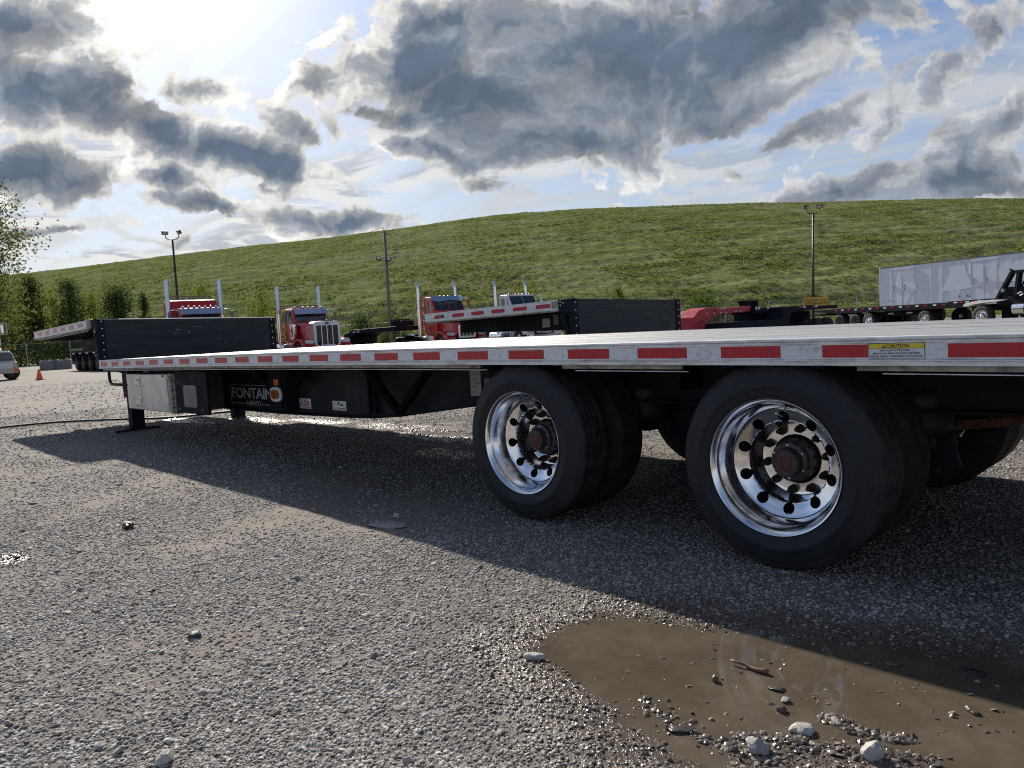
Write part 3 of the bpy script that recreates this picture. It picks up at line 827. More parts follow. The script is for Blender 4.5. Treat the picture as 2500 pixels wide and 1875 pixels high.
def hill_grass():
    n = 170000
    i = nrg.random(n) * (HN - 1.01); t = nrg.random(n) ** 1.15
    j = np.interp(t * 1.03, s, np.arange(HM))
    i0, j0 = i.astype(int), np.clip(j.astype(int), 0, HM - 2)
    fi, fj = (i - i0)[:, None], (j - j0)[:, None]
    P = (H[i0, j0] * (1 - fi) + H[i0 + 1, j0] * fi) * (1 - fj) + (H[i0, j0 + 1] * (1 - fi) + H[i0 + 1, j0 + 1] * fi) * fj
    keep = nrg.random(n) < np.clip((fbm(P[:, 0] * .12, P[:, 1] * .12, 4) - .36) * 4, .12, 1)
    P = P[keep]; n = len(P); P[:, 2] -= 0.05
    S = nrg.uniform(0.13, 0.36, n) * (0.6 + 0.8 * fbm(P[:, 0] * .3, P[:, 1] * .3, 2))
    sz = np.stack([S * 1.7, S * 1.7, S * 0.8], 1)
    rot = np.stack([nrg.normal(0, .15, n), nrg.normal(0, .15, n), nrg.random(n) * 6.28], 1)
    o = scatter('hill_grass', P, sz, rot, CLUMPS); o['label'] = 'tufts of grass growing all over the hill'
    # a weedy strip at the foot of the hill and along the fence
    m_ = 7000
    i = nrg.random(m_) * (HN - 1.01); i0 = i.astype(int); fi = (i - i0)[:, None]
    Bp = B3[i0] * (1 - fi) + B3[i0 + 1] * fi
    dirv = (np.array([CAM.x, CAM.y, 0]) - Bp); dirv[:, 2] = 0; dirv /= np.linalg.norm(dirv, axis=1)[:, None]
    P2 = Bp + dirv * (nrg.random(m_) ** 1.3 * 16 - 3)[:, None]; P2[:, 2] = 0
    S = nrg.uniform(0.18, 0.45, m_)
    o = scatter('verge_grass', P2, np.stack([S * 1.3, S * 1.3, S], 1), np.stack([nrg.normal(0, .15, m_), nrg.normal(0, .15, m_), nrg.random(m_) * 6.28], 1), CLUMPS)
    o['label'] = 'rough weeds along the foot of the hill'
hill_grass()
# ------------------------------------------------------------------ the near flatbed trailer
def camber(x, y, z):
    q = min(max(x, -4), 14)
    return (x, y, z + 0.00086 * q * (10 - q))
TW = 2.59
XR = 12.75
GZ0 = 0.99

# wheel with its parts (axis along y, outer side towards -y)
def disc_with_holes(n_sec=10, ang0=0.0):
    prof_r = [0.2485, 0.240, 0.212, 0.184, 0.177, 0.168]
    prof_y = [0.122, 0.128, 0.139, 0.152, 0.185, 0.243]
    def yy(r): return float(np.interp(-r, [-q for q in prof_r], prof_y))
    vs, fs = [], []
    r0, r1, hr, rc = 0.247, 0.168, 0.0262, 0.2085
    for sct in range(n_sec):
        a0 = ang0 + 2 * math.pi * sct / n_sec; da = 2 * math.pi / n_sec
        m = 10                                     # points per side of the cell
        cell = []
        for k in range(m): cell.append((r0, a0 - da / 2 + da * k / m))
        for k in range(m): cell.append((r0 + (r1 - r0) * k / m, a0 + da / 2))
        for k in range(m): cell.append((r1, a0 + da / 2 - da * k / m))
        for k in range(m): cell.append((r1 + (r0 - r1) * k / m, a0 - da / 2))
        M = len(cell); rows = []
        def pt(r, a, dy=0.0): return (r * math.sin(a), yy(r) + dy, r * math.cos(a))
        hole = []
        for (r, a) in cell:
            dx, dy_ = (a - a0) * rc, r - rc
            t = math.atan2(dy_, dx)
            hole.append((rc + hr * math.sin(t), a0 + hr * math.cos(t) / rc))
        for w in (0.0, 0.25, 0.5, 0.75, 0.93, 1.0):
            rows.append([pt(c[0] * (1 - w) + h[0] * w, c[1] * (1 - w) + h[1] * w) for c, h in zip(cell, hole)])
        rows.append([pt(h[0], h[1], 0.014) for h in hole])
        o = len(vs)
        for rw in rows: vs += rw
        for i in range(len(rows) - 1):
            for k in range(M):
                fs.append((o + i * M + k, o + i * M + (k + 1) % M, o + (i + 1) * M + (k + 1) % M, o + (i + 1) * M + k))
    return vs, fs
WM = {}
def wheel_meshes():
    b = MB()
    b.lathe([(0.292, 0.30), (0.262, 0.27), (0.25, 0.20), (0.2488, 0.135), (0.2488, 0.122), (0.252, 0.112), (0.2555, 0.098), (0.262, 0.078), (0.2685, 0.060), (0.2785, 0.048), (0.2815, 0.030),
             (0.2865, 0.018), (0.2945, 0.010), (0.2985, 0.004), (0.3025, 0.0025), (0.3045, 0.006), (0.3045, 0.014), (0.298, 0.022)], 'y', 96)
    vs, fs = disc_with_holes(); b.add(vs, fs)
    b.lathe([(0.168, 0.243), (0.1655, 0.2475), (0.161, 0.249), (0.125, 0.249), (0.114, 0.2485), (0.112, 0.251), (0.112, 0.30)], 'y', 96)
    me = b.mesh('rim', MAT['chrome'])
    bm = bmesh.new(); bm.from_mesh(me); bmesh.ops.remove_doubles(bm, verts=bm.verts, dist=0.0004); bmesh.ops.recalc_face_normals(bm, faces=bm.faces); bm.to_mesh(me); bm.free()
    me.shade_smooth(); sharp(me, 40); WM['rim'] = me
    R0 = 0.463
    def tyre(name, y, m):
        side = [(0.291, 0.018), (0.297, 0.004), (0.308, -0.004), (0.335, -0.013), (0.352, -0.0155), (0.354, -0.0175), (0.366, -0.0178), (0.368, -0.016), (0.395, -0.0135), (0.420, -0.005), (0.437, 0.006),
                (0.439, 0.0055), (0.446, 0.013), (0.4545, 0.021), (0.4595, 0.031)]
        tread = []
        w0, w1, ng = 0.031, 0.224, 5
        for g in range(ng):
            a = w0 + (w1 - w0) * g / ng; c = w0 + (w1 - w0) * (g + 1) / ng
            tread += [(R0 - .0022, a + 0.002), (R0, a + 0.010), (R0, c - 0.008)]
            if g < ng - 1: tread += [(R0 - 0.002, c - 0.005), (R0 - 0.010, c - 0.004), (R0 - 0.010, c), (R0 - .004, c + .001)]
        p = side + tread + [(r, 0.255 - h) for r, h in side[::-1]]
        p = [(r, h + y) for r, h in p]
        b = MB().lathe(p, 'y', 128)
        me = b.mesh(name, m); me.shade_smooth(); sharp(me, 38)
        return me
    WM['tyre'] = tyre('tyre', 0.012, MAT['tyre'])
    WM['inner'] = tyre('inner_tyre', 0.345, MAT['tread'])
    b = MB().lathe([(0.29, 0.36), (0.26, 0.38), (0.25, 0.5), (0.25, 0.56), (0.29, 0.6)], 'y', 48)
    b.lathe([(0.0, 0.30), (0.112, 0.30), (0.20, 0.31), (0.21, 0.33), (0.205, 0.60), (0.0, 0.60)], 'y', 48)
    WM['drum'] = b.mesh('brake_drum', MAT['rubber'], True)
    # hub: shaft, flange with bolts and the cap
    b = MB().lathe([(0.106, 0.30), (0.106, 0.265), (0.100, 0.245), (0.098, 0.200), (0.088, 0.190), (0.086, 0.178), (0.0, 0.178)], 'y', 48)
    WM['hub'] = b.mesh('hub', MAT['hub'], True); sharp(WM['hub'], 35)
    b = MB().lathe([(0.084, 0.179), (0.084, 0.168), (0.066, 0.164), (0.063, 0.150), (0.060, 0.128), (0.0565, 0.124), (0.052, 0.1245), (0.050, 0.127), (0.0, 0.127)], 'y', 48)
    WM['cap'] = b.mesh('hub_cap', MAT['hub'], True); sharp(WM['cap'], 30)
    b = MB().lathe([(0.0, 0.160), (0.0052, 0.161), (0.006, 0.164), (0.006, 0.170)], 'y', 6)
    WM['capbolt'] = b.mesh('cap_bolt', MAT['steel'])
    b = MB()
    b.box(-0.026, -0.016, 0.1235, 0.127, -0.020, 0.028); b.box(0.016, 0.026, 0.1235, 0.127, -0.020, 0.028); b.box(-0.016, 0.016, 0.1235, 0.127, 0.000, 0.009)
    b.box(-0.026, -0.008, 0.1235, 0.127, -0.022, -0.016); b.box(0.008, 0.026, 0.1235, 0.127, -0.022, -0.016)
    b.lathe([(0.0, 0.1235), (0.006, 0.1235), (0.006, 0.127)], 'y', 12, (0, 0, -0.008))
    for k in range(9):
        b.box(-0.024 + k * 0.0055, -0.0205 + k * 0.0055, 0.124, 0.127, -0.038 + 0.004 * abs(k - 4) * .5, -0.029 + 0.004 * abs(k - 4) * .5)
    WM['hlogo'] = b.mesh('hub_emblem', MAT['hubred'])
    b = MB().lathe([(0.0, 0.196), (0.0075, 0.1965), (0.010, 0.200), (0.0115, 0.214), (0.013, 0.218), (0.0165, 0.221), (0.0175, 0.236), (0.0205, 0.238), (0.0215, 0.2485)], 'y', 6)
    WM['nut'] = b.mesh('lug_nut', MAT['rustnut'])
    b = MB().tube([(0, 0.150, 0), (0, 0.110, 0.006), (0, 0.086, 0.020)], 0.0042, 8).lathe([(0.0, -0.01), (0.0055, -0.01), (0.0055, 0.006), (0.0, 0.006)], 'y', 8, (0, 0.082, 0.021))
    WM['valve'] = b.mesh('valve_stem', MAT['steel'])
wheel_meshes()
def dual_wheel(parent, x, y, z, spin, side=1):
    w = inst('wheel', WM['rim'], parent, (x, y, z), (0, 0, 0 if side > 0 else math.pi))
    sp = (0, spin, 0)
    w.rotation_euler = (0, spin, 0) if side > 0 else (0, spin, math.pi)
    inst('tyre', WM['tyre'], w); inst('inner_tyre', WM['inner'], w); inst('brake_drum', WM['drum'], w)
    inst('hub', WM['hub'], w); inst('hub_cap', WM['cap'], w); [inst('cap_bolt', WM['capbolt'], w, (0.0755 * math.cos(R(60 * q + 30)), 0, 0.0755 * math.sin(R(60 * q + 30)))) for q in range(6)]
    h = inst('hub_emblem', WM['hlogo'], w, (0, 0, 0), (0, -spin, 0))
    for k in range(10):
        t = 2 * math.pi * (k + 0.28) / 10
        inst('lug_nut', WM['nut'], w, (0.1429 * math.sin(t), 0, 0.1429 * math.cos(t)))
    v = inst('valve_stem', WM['valve'], w, (0.2085 * math.sin(.0), 0, 0.2085 * math.cos(.0)))
    return w

# the extruded side rail
RAIL = [(0.000, 0.907), (-0.004, 0.908), (-0.004, 0.9245), (-0.009, 0.9265), (-0.009, 0.9295), (0.000, 0.9335), (0.000, 0.9940), (-0.003, 0.9955), (-0.003, 1.0035), (0.004, 1.0045), (0.004, 1.0065),
        (-0.005, 1.0075), (-0.005, 1.0165), (-0.002, 1.0195), (0.060, 1.0195), (0.060, 0.985), (0.012, 0.985), (0.012, 0.915), (0.055, 0.915), (0.055, 0.907)]
RAIL = RAIL[::-1]
def tape_run(parent, x0, n, y, z0, z1, warp, pitch=0.4572, red=0.2794, start_red=True, th=0.0009, skip=()):
    """red and white conspicuity tape, each length a piece of its own"""
    for k in range(n):
        a = x0 + k * pitch
        for nm, m, s0, s1 in (('reflective_strip', MAT['red_tape'], a, a + red), ('reflective_strip', MAT['white_tape'], a + red + 0.0015, a + pitch - 0.0015)):
            cuts = [(s0, s1)]
            for (c0, c1) in skip:
                cuts = [q for (p0, p1) in cuts for q in ((p0, min(p1, c0)), (max(p0, c1), p1)) if q[1] - q[0] > 0.004]
            for (p0, p1) in cuts:
                b = MB().prism([(y - th, z0), (y - th, z1), (y + 0.0005, z1), (y + 0.0005, z0)], 'x', p0, p1, 2)
                if warp: b.warp(warp)
                b.build(nm, m, parent)

tr = empty('flatbed_trailer')
tag(tr, 'near aluminium step deck trailer with striped side rail and polished dual wheels', 'trailer', 'step deck trailers')
def tp(b, name, m, warp=True, **kw):
    if warp: b.warp(camber)
    return b.build(name, m, kw.pop('parent', tr), **kw)
# floor planks, each an extrusion with shallow ribs
NP = 13
pw = (TW - 0.13) / NP
for k in range(NP):
    y0 = 0.064 + k * pw
    prof = [(y0, 0.985)]
    for j in range(4):
        q = y0 + pw * j / 4
        prof += [(q + 0.004, 1.0150 if j else 1.013), (q + 0.010, 1.0180), (q + pw / 4 - 0.010, 1.0180), (q + pw / 4 - 0.004, 1.0155)]
    prof += [(y0 + pw - 0.004, 0.985)]
    off = nrg.uniform(-0.002, 0.0015)
    tp(MB().prism([(a, c + (off if c > 1 else 0)) for a, c in prof][::-1], 'x', -0.05, XR, 26), 'floor_plank', MAT['deck'])
tp(MB().prism(RAIL, 'x', -0.07, XR, 28), 'side_rail', MAT['alu'])
tp(MB().prism([(TW - a, c) for a, c in RAIL][::-1], 'x', -0.07, XR, 28), 'side_rail', MAT['alu'])
tape_run(tr, 0.0, 28, -0.0002, GZ0 - 0.0508, GZ0, camber, skip=((9.779, 9.985),))
# rub rail below, broken above the wheels
for (a, c, ta, tc_) in ((0.02, 7.535, 0, .035), (8.10, 8.945, .07, .02), (9.66, XR, .07, 0)):
    b = MB().prism([(0.030, 0.884), (0.016, 0.886), (0.016, 0.905), (0.030, 0.9065)][::-1], 'x', a + ta, c - tc_, 8)
    if ta: b.prism([(0.016, 0.905), (0.03, 0.905), (0.03, 0.903), (0.016, 0.903)], 'x', a, a + ta, 1)
    tp(b, 'rub_rail', MAT['rub'])
    tp(MB().prism([(0.026, 0.874), (0.010, 0.874), (0.010, 0.8775), (0.026, 0.8775)], 'x', a + ta * 2.4, c + tc_ * .7, 8), 'rub_rail_lip', MAT['alu'])
# crossmembers
cm = MB().box(-0.03, 0.03, 0.06, TW - 0.06, 0.972, 0.983).box(-0.004, 0.004, 0.06, TW - 0.06, 0.90, 0.972).box(-0.03, 0.03, 0.06, TW - 0.06, 0.888, 0.90).mesh('crossmember', MAT['frame'])
for k in range(31):
    x = 0.12 + k * 0.41
    inst('crossmember', cm, tr, (x, 0, camber(x, 0, 0)[2]))
# main beams, deep between the legs and the axles
MAT['beam'] = pmat('satin_black_beam', (0.019, 0.022, 0.030), 0.5, 0, 0.25, 1.2, (0.032, 0.03, 0.03), 0.35, 3, 0.03, 10, spec=0.12)
BELLY = [(-0.35, 0.66), (0.2, 0.50), (1.2, 0.405), (3.6, 0.395), (4.99, 0.415), (5.38, 0.429), (5.75, 0.459), (6.57, 0.563), (7.2, 0.64), (7.6, 0.66), (12.5, 0.66)]
for yb in (0.72, TW - 0.72):
    b = MB().prism([(x, z) for x, z in BELLY] + [(12.5, 0.888), (-0.35, 0.888)], 'y', yb - 0.006, yb + 0.006)
    tp(b, 'main_beam', MAT['beam'], warp=False)
    b = MB()
    for (xa, za), (xb, zb) in zip(BELLY, BELLY[1:]):
        b.bar((xa, yb, za - .006), (xb, yb, zb - .006), 0.16, 0.016)
    tp(b, 'beam_flange', MAT['frame'], warp=False)
# stiffeners and braces on the near beam
MAT['brace'] = pmat('flat_black_brace', (0.008, 0.009, 0.012), 0.8, 0, 0.3, 4, spec=0.03)
def brace(pts, w=0.05, t=0.012, y=0.60, name='beam_brace'):
    b = MB()
    for a, c in zip(pts, pts[1:]): b.bar((a[0], y, a[1]), (c[0], y, c[1]), 0.06, w)
    return b.build(name, MAT['brace'], tr, bevel=0.004)
for (xa, xm, xb, zt, zb) in ((5.36, 5.82, 6.26, 0.86, 0.49), (3.92, 4.1, 4.35, 0.86, 0.70)):
    brace([(xa, zt), (xm, zb), (xb, zt)], 0.055)
brace([(3.28, 0.87), (3.60, 0.66)], 0.05)
brace([(6.95, 0.87), (7.35, 0.70)], 0.05)
for x in (5.27, 5.36, 3.93, 2.22, 1.0):
    MB().box(x - 0.008, x + 0.008, 0.66, 0.714, 0.45, 0.885).build('beam_stiffener', MAT['frame'], tr)
MB().box(3.585, 3.86, 0.56, 0.60, 0.43, 0.885).build('lamp_bracket', MAT['frame'], tr, bevel=0.006)
MB().box(3.87, 3.91, 0.58, 0.712, 0.43, 0.885).build('lamp_bracket', MAT['frame'], tr)
# logo on the beam
lg = empty('beam_logo'); lg.parent = tr
YL = 0.708
def lrect(x0, x1, z0, z1, y=YL, m=None, name='logo_line'):
    MB().box(x0, x1, y - 0.0012, y, z0, z1).build(name, m or MAT['decal'], lg)
lx0, lx1, lz0, lz1 = 2.335, 3.53, 0.452, 0.668
lrect(lx0, lx1 - .12, lz1 - 0.006, lz1); lrect(lx0, lx0 + 0.008, lz0, lz1 - .02); lrect(lx1 - .008, lx1, lz0, lz0 + .09)
lrect(lx0, lx0 + 0.40, lz0, lz0 + 0.006); lrect(lx0 + 0.78, lx1, lz0, lz0 + 0.006)
text_obj('logo_lettering', 'FONTAINE', MAT['decal'], lg, lx0 + 0.035, lx1 - 0.03, lz0 + 0.062, lz1 - 0.030, YL - 0.0004, space=0.92, bold=0.022)
text_obj('logo_lettering', 'INFINITY', MAT['decal'], lg, lx0 + 0.41, lx0 + 0.77, lz0 - 0.014, lz0 + 0.034, YL - 0.0004, space=0.9)
for o in list(lg.children):
    # heavier strokes for the print
    if o.name.startswith('logo_lettering'):
        so_ = o.modifiers.new('weight', 'SOLIDIFY'); so_.thickness = 0.0015
# amber side lamp in its white bezel, with the reflector above
b = MB()
def oval(cx, cz, a, c, n=28, p=2.8):
    out = []
    for k in range(n):
        t = 2 * math.pi * k / n
        ct, st = math.cos(t), math.sin(t)
        out.append((cx + a * math.copysign(abs(ct) ** (2 / p), ct), cz + c * math.copysign(abs(st) ** (2 / p), st)))
    return out
MB().prism(oval(3.775, 0.600, 0.118, 0.078), 'y', 0.536, 0.560).build('lamp_bezel', MAT['white_tape'], tr, bevel=0.006)
MB().prism(oval(3.775, 0.600, 0.082, 0.047), 'y', 0.524, 0.5355).build('side_marker_lamp', MAT['amber'], tr, bevel=0.008, seg=3)
MB().box(3.735, 3.825, 0.548, 0.556, 0.690, 0.752).build('side_reflector', MAT['orange'], tr, bevel=0.002)
# stickers
def sticker(name, x0, x1, z0, z1, y, m, parent=tr):
    return MB().box(x0, x1, y - 0.0012, y, z0, z1).build(name, m, parent)
s1 = sticker('load_sticker', 3.87, 4.165, 0.448, 0.548, 0.7135, MAT['white_tape'])
text_obj('sticker_lettering', 'FONTAINE', MAT['black'], s1, 3.93, 4.10, 0.526, 0.543, 0.7118)
text_obj('sticker_lettering', 'RASR', MAT['redprint'], s1, 3.885, 4.152, 0.470, 0.524, 0.7118, space=0.95, bold=0.02)
sticker('sticker_line', 3.89, 4.15, 0.456, 0.463, 0.7120, MAT['black'], s1)
s2 = sticker('chain_sticker', 4.575, 4.815, 0.452, 0.541, 0.7135, MAT['white_tape'])
text_obj('sticker_lettering', 'PLACE CHAINS HERE', MAT['redprint'], s2, 4.59, 4.80, 0.459, 0.478, 0.7118)
b = MB().box(4.60, 4.76, 0.7105, 0.7120, 0.508, 0.513).box(4.675, 4.695, 0.7105, 0.7120, 0.513, 0.533).box(4.72, 4.77, 0.7105, 0.7120, 0.497, 0.508)
b.build('sticker_pictogram', MAT['black'], s2)
for (a, c, z0, z1) in ((6.60, 6.72, 0.74, 0.835), (6.60, 6.72, 0.64, 0.735)):
    q = sticker('paper_label', a, c, z0, z1, 0.7125, MAT['paper'])
    for j in range(8):
        sticker('label_line', a + .01, c - .012 - .02 * (j % 3), z1 - .016 - j * .0095, z1 - .0125 - j * .0095, 0.7112, MAT['greyplate'], q)
sticker('paper_label', 6.76, 6.90, 0.70, 0.775, 0.7125, MAT['greyplate'])
# caution label on the side rail
cz = camber(9.88, 0, 0)[2]
c1 = MB().box(9.782, 9.982, -0.0022, -0.0002, 0.9355 + cz, 0.9945 + cz).build('caution_label', MAT['white_tape'], tr)
MB().box(9.7845, 9.9795, -0.0030, -0.0020, 0.9745 + cz, 0.9925 + cz).build('label_header', MAT['yellow'], c1)
for (a, c, z0, z1) in ((9.782, 9.982, 0.9931, 0.9945), (9.782, 9.982, 0.9355, 0.9369), (9.782, 9.7834, 0.9355, 0.9945), (9.9806, 9.982, 0.9355, 0.9945), (9.782, 9.982, 0.9733, 0.9745)):
    MB().box(a, c, -0.0031, -0.002, z0 + cz, z1 + cz).build('label_border', MAT['black'], c1)
text_obj('label_lettering', 'CAUTION', MAT['black'], c1, 9.848, 9.929, 0.9772 + cz, 0.9900 + cz, -0.0032, bold=0.008)
MB().prism([(9.831, 0.9770 + cz), (9.8455, 0.9770 + cz), (9.83825, 0.9902 + cz)], 'y', -0.0040, -0.0028).build('warning_triangle', MAT['black'], c1)
MB().box(9.8376, 9.8389, -0.0046, -0.0036, 0.9805 + cz, 0.9872 + cz).box(9.8376, 9.8389, -0.0046, -0.0036, 0.9782 + cz, 0.9795 + cz).build('warning_mark', MAT['yellow'], c1)
for (tx, a, c, z) in (('WINCH RESTRICTION AREA,', 9.822, 9.934, 0.9628), ('REMOVE ALL WINCHES FROM THIS AREA', 9.798, 9.966, 0.9520), ('BEFORE SLIDING SUSPENSION TO THE REAR', 9.789, 9.974, 0.9412)):
    text_obj('label_lettering', tx, MAT['black'], c1, a, c, z + cz, z + 0.0066 + cz, -0.0026)
# axles, sliding suspension
for x in (7.802, 9.356):
    for sd, y in ((1, 0.0), (-1, TW)):
        dual_wheel(tr, x, y + (0.022 if sd > 0 else -0.022), 0.463, (0.16 if x < 8 else -0.03), sd)
    MB().cyl((x, 0.55, 0.463), (x, TW - 0.55, 0.463), 0.065).build('axle', MAT['frame'], tr, True)
    for y in (0.78, TW - 0.78):
        MB().box(x - 0.5, x + 0.42, y - 0.05, y + 0.05, 0.46, 0.56).build('trailing_arm', MAT['frame'], tr, bevel=0.01)
        MB().lathe([(0, 0.53), (0.11, 0.53), (0.14, 0.56), (0.14, 0.62), (0.12, 0.64), (0.14, 0.66), (0.14, 0.72), (0.11, 0.75), (0, 0.75)], 'z', 20, (x + 0.36, y, 0)).build('air_spring', MAT['rubber'], tr, True)
        MB().prism([(x - 0.62, 0.70), (x - 0.36, 0.70), (x - 0.42, 0.42), (x - 0.56, 0.42)], 'y', y - 0.08, y + 0.08).build('hanger', MAT['frame'], tr)
    for y in (0.86, TW - 0.86):
        MB().lathe([(0, 0), (0.08, 0), (0.09, 0.02), (0.09, 0.12), (0.07, 0.17), (0, 0.17)], 'x', 16, (x + 0.12, y, 0.63)).build('brake_chamber', MAT['frame'], tr, True)
for y in (0.80, TW - 0.80):
    MB().box(6.9, 11.6, y - 0.05, y + 0.05, 0.70, 0.87).build('slider_rail', MAT['frame'], tr, bevel=0.01)
for x in (7.1, 8.55, 10.2):
    MB().box(x - .05, x + .05, 0.5, TW - 0.5, 0.74, 0.86).build('suspension_crossmember', MAT['frame'], tr)
MB().box(8.22, 8.90, 0.95, 0.99, 0.40, 0.86).build('suspension_plate', MAT['frame'], tr)
b = MB().bar((9.79, 0.92, 0.555), (10.02, 0.90, 0.585), 0.03, 0.045).bar((10.02, 0.90, 0.585), (10.40, 0.86, 0.70), 0.03, 0.04)
b.build('spring_bracket', MAT['rust'], tr, bevel=0.005)
for x in (9.86, 9.93): MB().cyl((x, 0.885, 0.56), (x, 0.92, 0.56), 0.012, 8).build('bracket_bolt', MAT['rust'], tr)
MB().lathe([(0.10, 0.34), (0.085, 0.40), (0.075, 0.50), (0.07, 0.60), (0, 0.60)], 'z', 20, (9.72, 1.05, 0)).build('brake_shield', MAT['frame'], tr, True)
MB().box(11.8, 11.82, 0.1, 0.75, 0.22, 0.88).build('mud_flap', MAT['rubber'], tr)
MB().box(11.8, 11.82, TW - 0.75, TW - 0.1, 0.22, 0.88).build('mud_flap', MAT['rubber'], tr)
MB().box(XR - .01, XR + .03, 0.0, TW, 0.86, 1.0).build('rear_sill', MAT['alu'], tr, bevel=0.006)
# toolbox
tb = MB().box(0.665, 2.075, 0.105, 0.66, 0.390, 0.835).build('toolbox', MAT['box_alu'], tr, bevel=0.008)
MB().box(0.672, 1.185, 0.094, 0.105, 0.398, 0.828).build('toolbox_door', MAT['box_alu'], tb, bevel=0.003)
MB().box(1.192, 2.045, 0.094, 0.105, 0.398, 0.828).build('toolbox_door', MAT['box_alu'], tb, bevel=0.003)
for zc in (0.735, 0.490):
    b = MB().box(1.075, 1.150, 0.086, 0.094, zc - 0.060, zc + 0.060)
    b.build('latch', MAT['bright'], tb, bevel=0.006)
    MB().tube([(1.10, 0.086, zc + .03), (1.10, 0.068, zc + .02), (1.10, 0.066, zc - .035), (1.10, 0.080, zc - .05)], 0.008, 8).build('latch_handle', MAT['bright'], tb, True)
MB().box(1.90, 1.985, 0.0925, 0.0938, 0.800, 0.823).build('red_sticker', MAT['redprint'], tb)
MB().box(2.082, 2.165, 0.10, 0.66, 0.385, 0.842).build('toolbox_post', MAT['rub'], tr, bevel=0.004)
MB().box(2.172, 2.235, 0.112, 0.66, 0.385, 0.842).build('toolbox_post', MAT['greyplate'], tr, bevel=0.004)
for z in (0.46, 0.56, 0.66, 0.76): MB().cyl((2.205, 0.104, z), (2.205, 0.113, z), 0.008, 8).build('rivet', MAT['frame'], tr)
# spare tyre flap: black panel with a grey plate
def rrect(x0, x1, z0, z1, r=0.03, n=5):
    out = []
    for cx, cz_, a in ((x1 - r, z1 - r, 0), (x0 + r, z1 - r, 90), (x0 + r, z0 + r, 180), (x1 - r, z0 + r, 270)):
        for k in range(n + 1):
            t = R(a + 90 * k / n); out.append((cx + r * math.cos(t), cz_ + r * math.sin(t)))
    return out
pn = MB().prism(rrect(2.262, 3.105, 0.405, 0.87, 0.03), 'y', 0.118, 0.150).build('storage_panel', MAT['frame'], tr, bevel=0.004)
MB().prism(rrect(2.475, 2.835, 0.475, 0.715, 0.03), 'y', 0.112, 0.117).build('access_plate', MAT['greyplate'], pn)
for (x, z) in ((2.345, 0.745), (2.345, 0.445), (2.965, 0.455)):
    MB().lathe([(0.0, 0.107), (0.012, 0.109), (0.016, 0.118)], 'y', 10, (x, 0, z)).build('panel_bolt', MAT['greyplate'], pn)
# bent tube guard in front of the toolbox
pth = [(-0.03, 0.10, 0.90), (-0.035, 0.10, 0.80)]
for k in range(7):
    t = R(180 + 78 * k / 6); pth.append((0.085 + 0.12 * math.cos(t), 0.10, 0.775 + 0.085 * math.sin(t)))
pth += [(0.67, 0.10, 0.69)]
MB().tube(pth, 0.019, 10).build('bent_guard_tube', MAT['rubber'], tr, True)
MB().lathe([(0, 0.84), (0.05, 0.86), (0.055, 0.90)], 'z', 12, (0.42, 0.12, 0)).build('marker_lamp', MAT['rubber'], tr, True)
# landing legs
for lx, y in ((-0.17, 0.60), (0.04, 2.02)):
    g = MB().box(-0.62 + lx, -0.44 + lx, y - 0.085, y + 0.085, 0.015, 0.62).build('landing_leg', MAT['frame'], tr, bevel=0.008)
    MB().box(-0.66 + lx, -0.40 + lx, y - 0.13, y + 0.13, -0.006, 0.014).build('foot_plate', MAT['frame'], g, bevel=0.004)
    MB().box(-0.66 + lx, -0.40 + lx, y - 0.11, y + 0.11, 0.45, 0.9).build('leg_housing', MAT['frame'], g, bevel=0.008)
# ---- upper deck
LEAN = -0.018
def up(x, y, z):
    return (x, y, z + (x + 0.45) * 0.0185 + y * LEAN)
URAIL = [(a, c - 1.0195 + 1.568) for a, c in RAIL]
def upart(b, name, m, **kw): return b.warp(up).build(name, m, kw.pop('parent', tr), **kw)
upart(MB().prism(URAIL, 'x', -3.44, -0.46, 6), 'upper_side_rail', MAT['alu'])
upart(MB().prism([(TW - a, c) for a, c in URAIL][::-1], 'x', -3.44, -0.46, 6), 'upper_side_rail', MAT['alu'])
for k in range(NP):
    y0 = 0.064 + k * pw
    upart(MB().box(-3.43, -0.14, y0, y0 + pw - 0.004, 1.53, 1.566), 'floor_plank', MAT['deck'])
upart(MB().box(-0.46, -0.30, -0.004, 0.08, 1.452, 1.569), 'rail_end_block', MAT['rub'], bevel=0.004)
tape_run(tr, -3.18, 6, -0.0002, 1.4885, 1.5385, up, pitch=0.4572, skip=((-0.47, 0.5),))
upart(MB().box(-3.38, -0.42, 0.012, 0.030, 1.432, 1.452), 'rub_rail', MAT['rub'])
upart(MB().box(-3.30, -0.50, 0.02, 0.035, 1.418, 1.426), 'rub_rail_lip', MAT['rub'])
upart(MB().box(-3.455, -3.435, 0.0, TW, 1.448, 1.568), 'front_sill', MAT['alu'])
for k in range(8):
    x = -3.3 + k * 0.4
    upart(MB().box(x - .03, x + .03, 0.06, TW - .06, 1.42, 1.53), 'crossmember', MAT['frame'])
for yb in (0.72, TW - 0.72):
    upart(MB().prism([(-3.35, 1.22), (-1.55, 1.20), (-1.3, 1.05), (-0.14, 0.80), (-0.14, 1.42), (-3.35, 1.42)], 'y', yb - .05, yb + .05), 'gooseneck_beam', MAT['frame'])
upart(MB().box(-3.1, -1.5, 0.55, TW - .55, 1.195, 1.215), 'kingpin_plate', MAT['frame'])
upart(MB().box(-1.28, -0.5, 0.35, 0.60, 1.12, 1.42), 'air_tank_box', MAT['frame'], bevel=0.01)
upart(MB().bar((-1.25, 0.3, 1.10), (-0.30, 0.3, 1.18), 0.05, 0.02), 'step_bar', MAT['greyplate'])
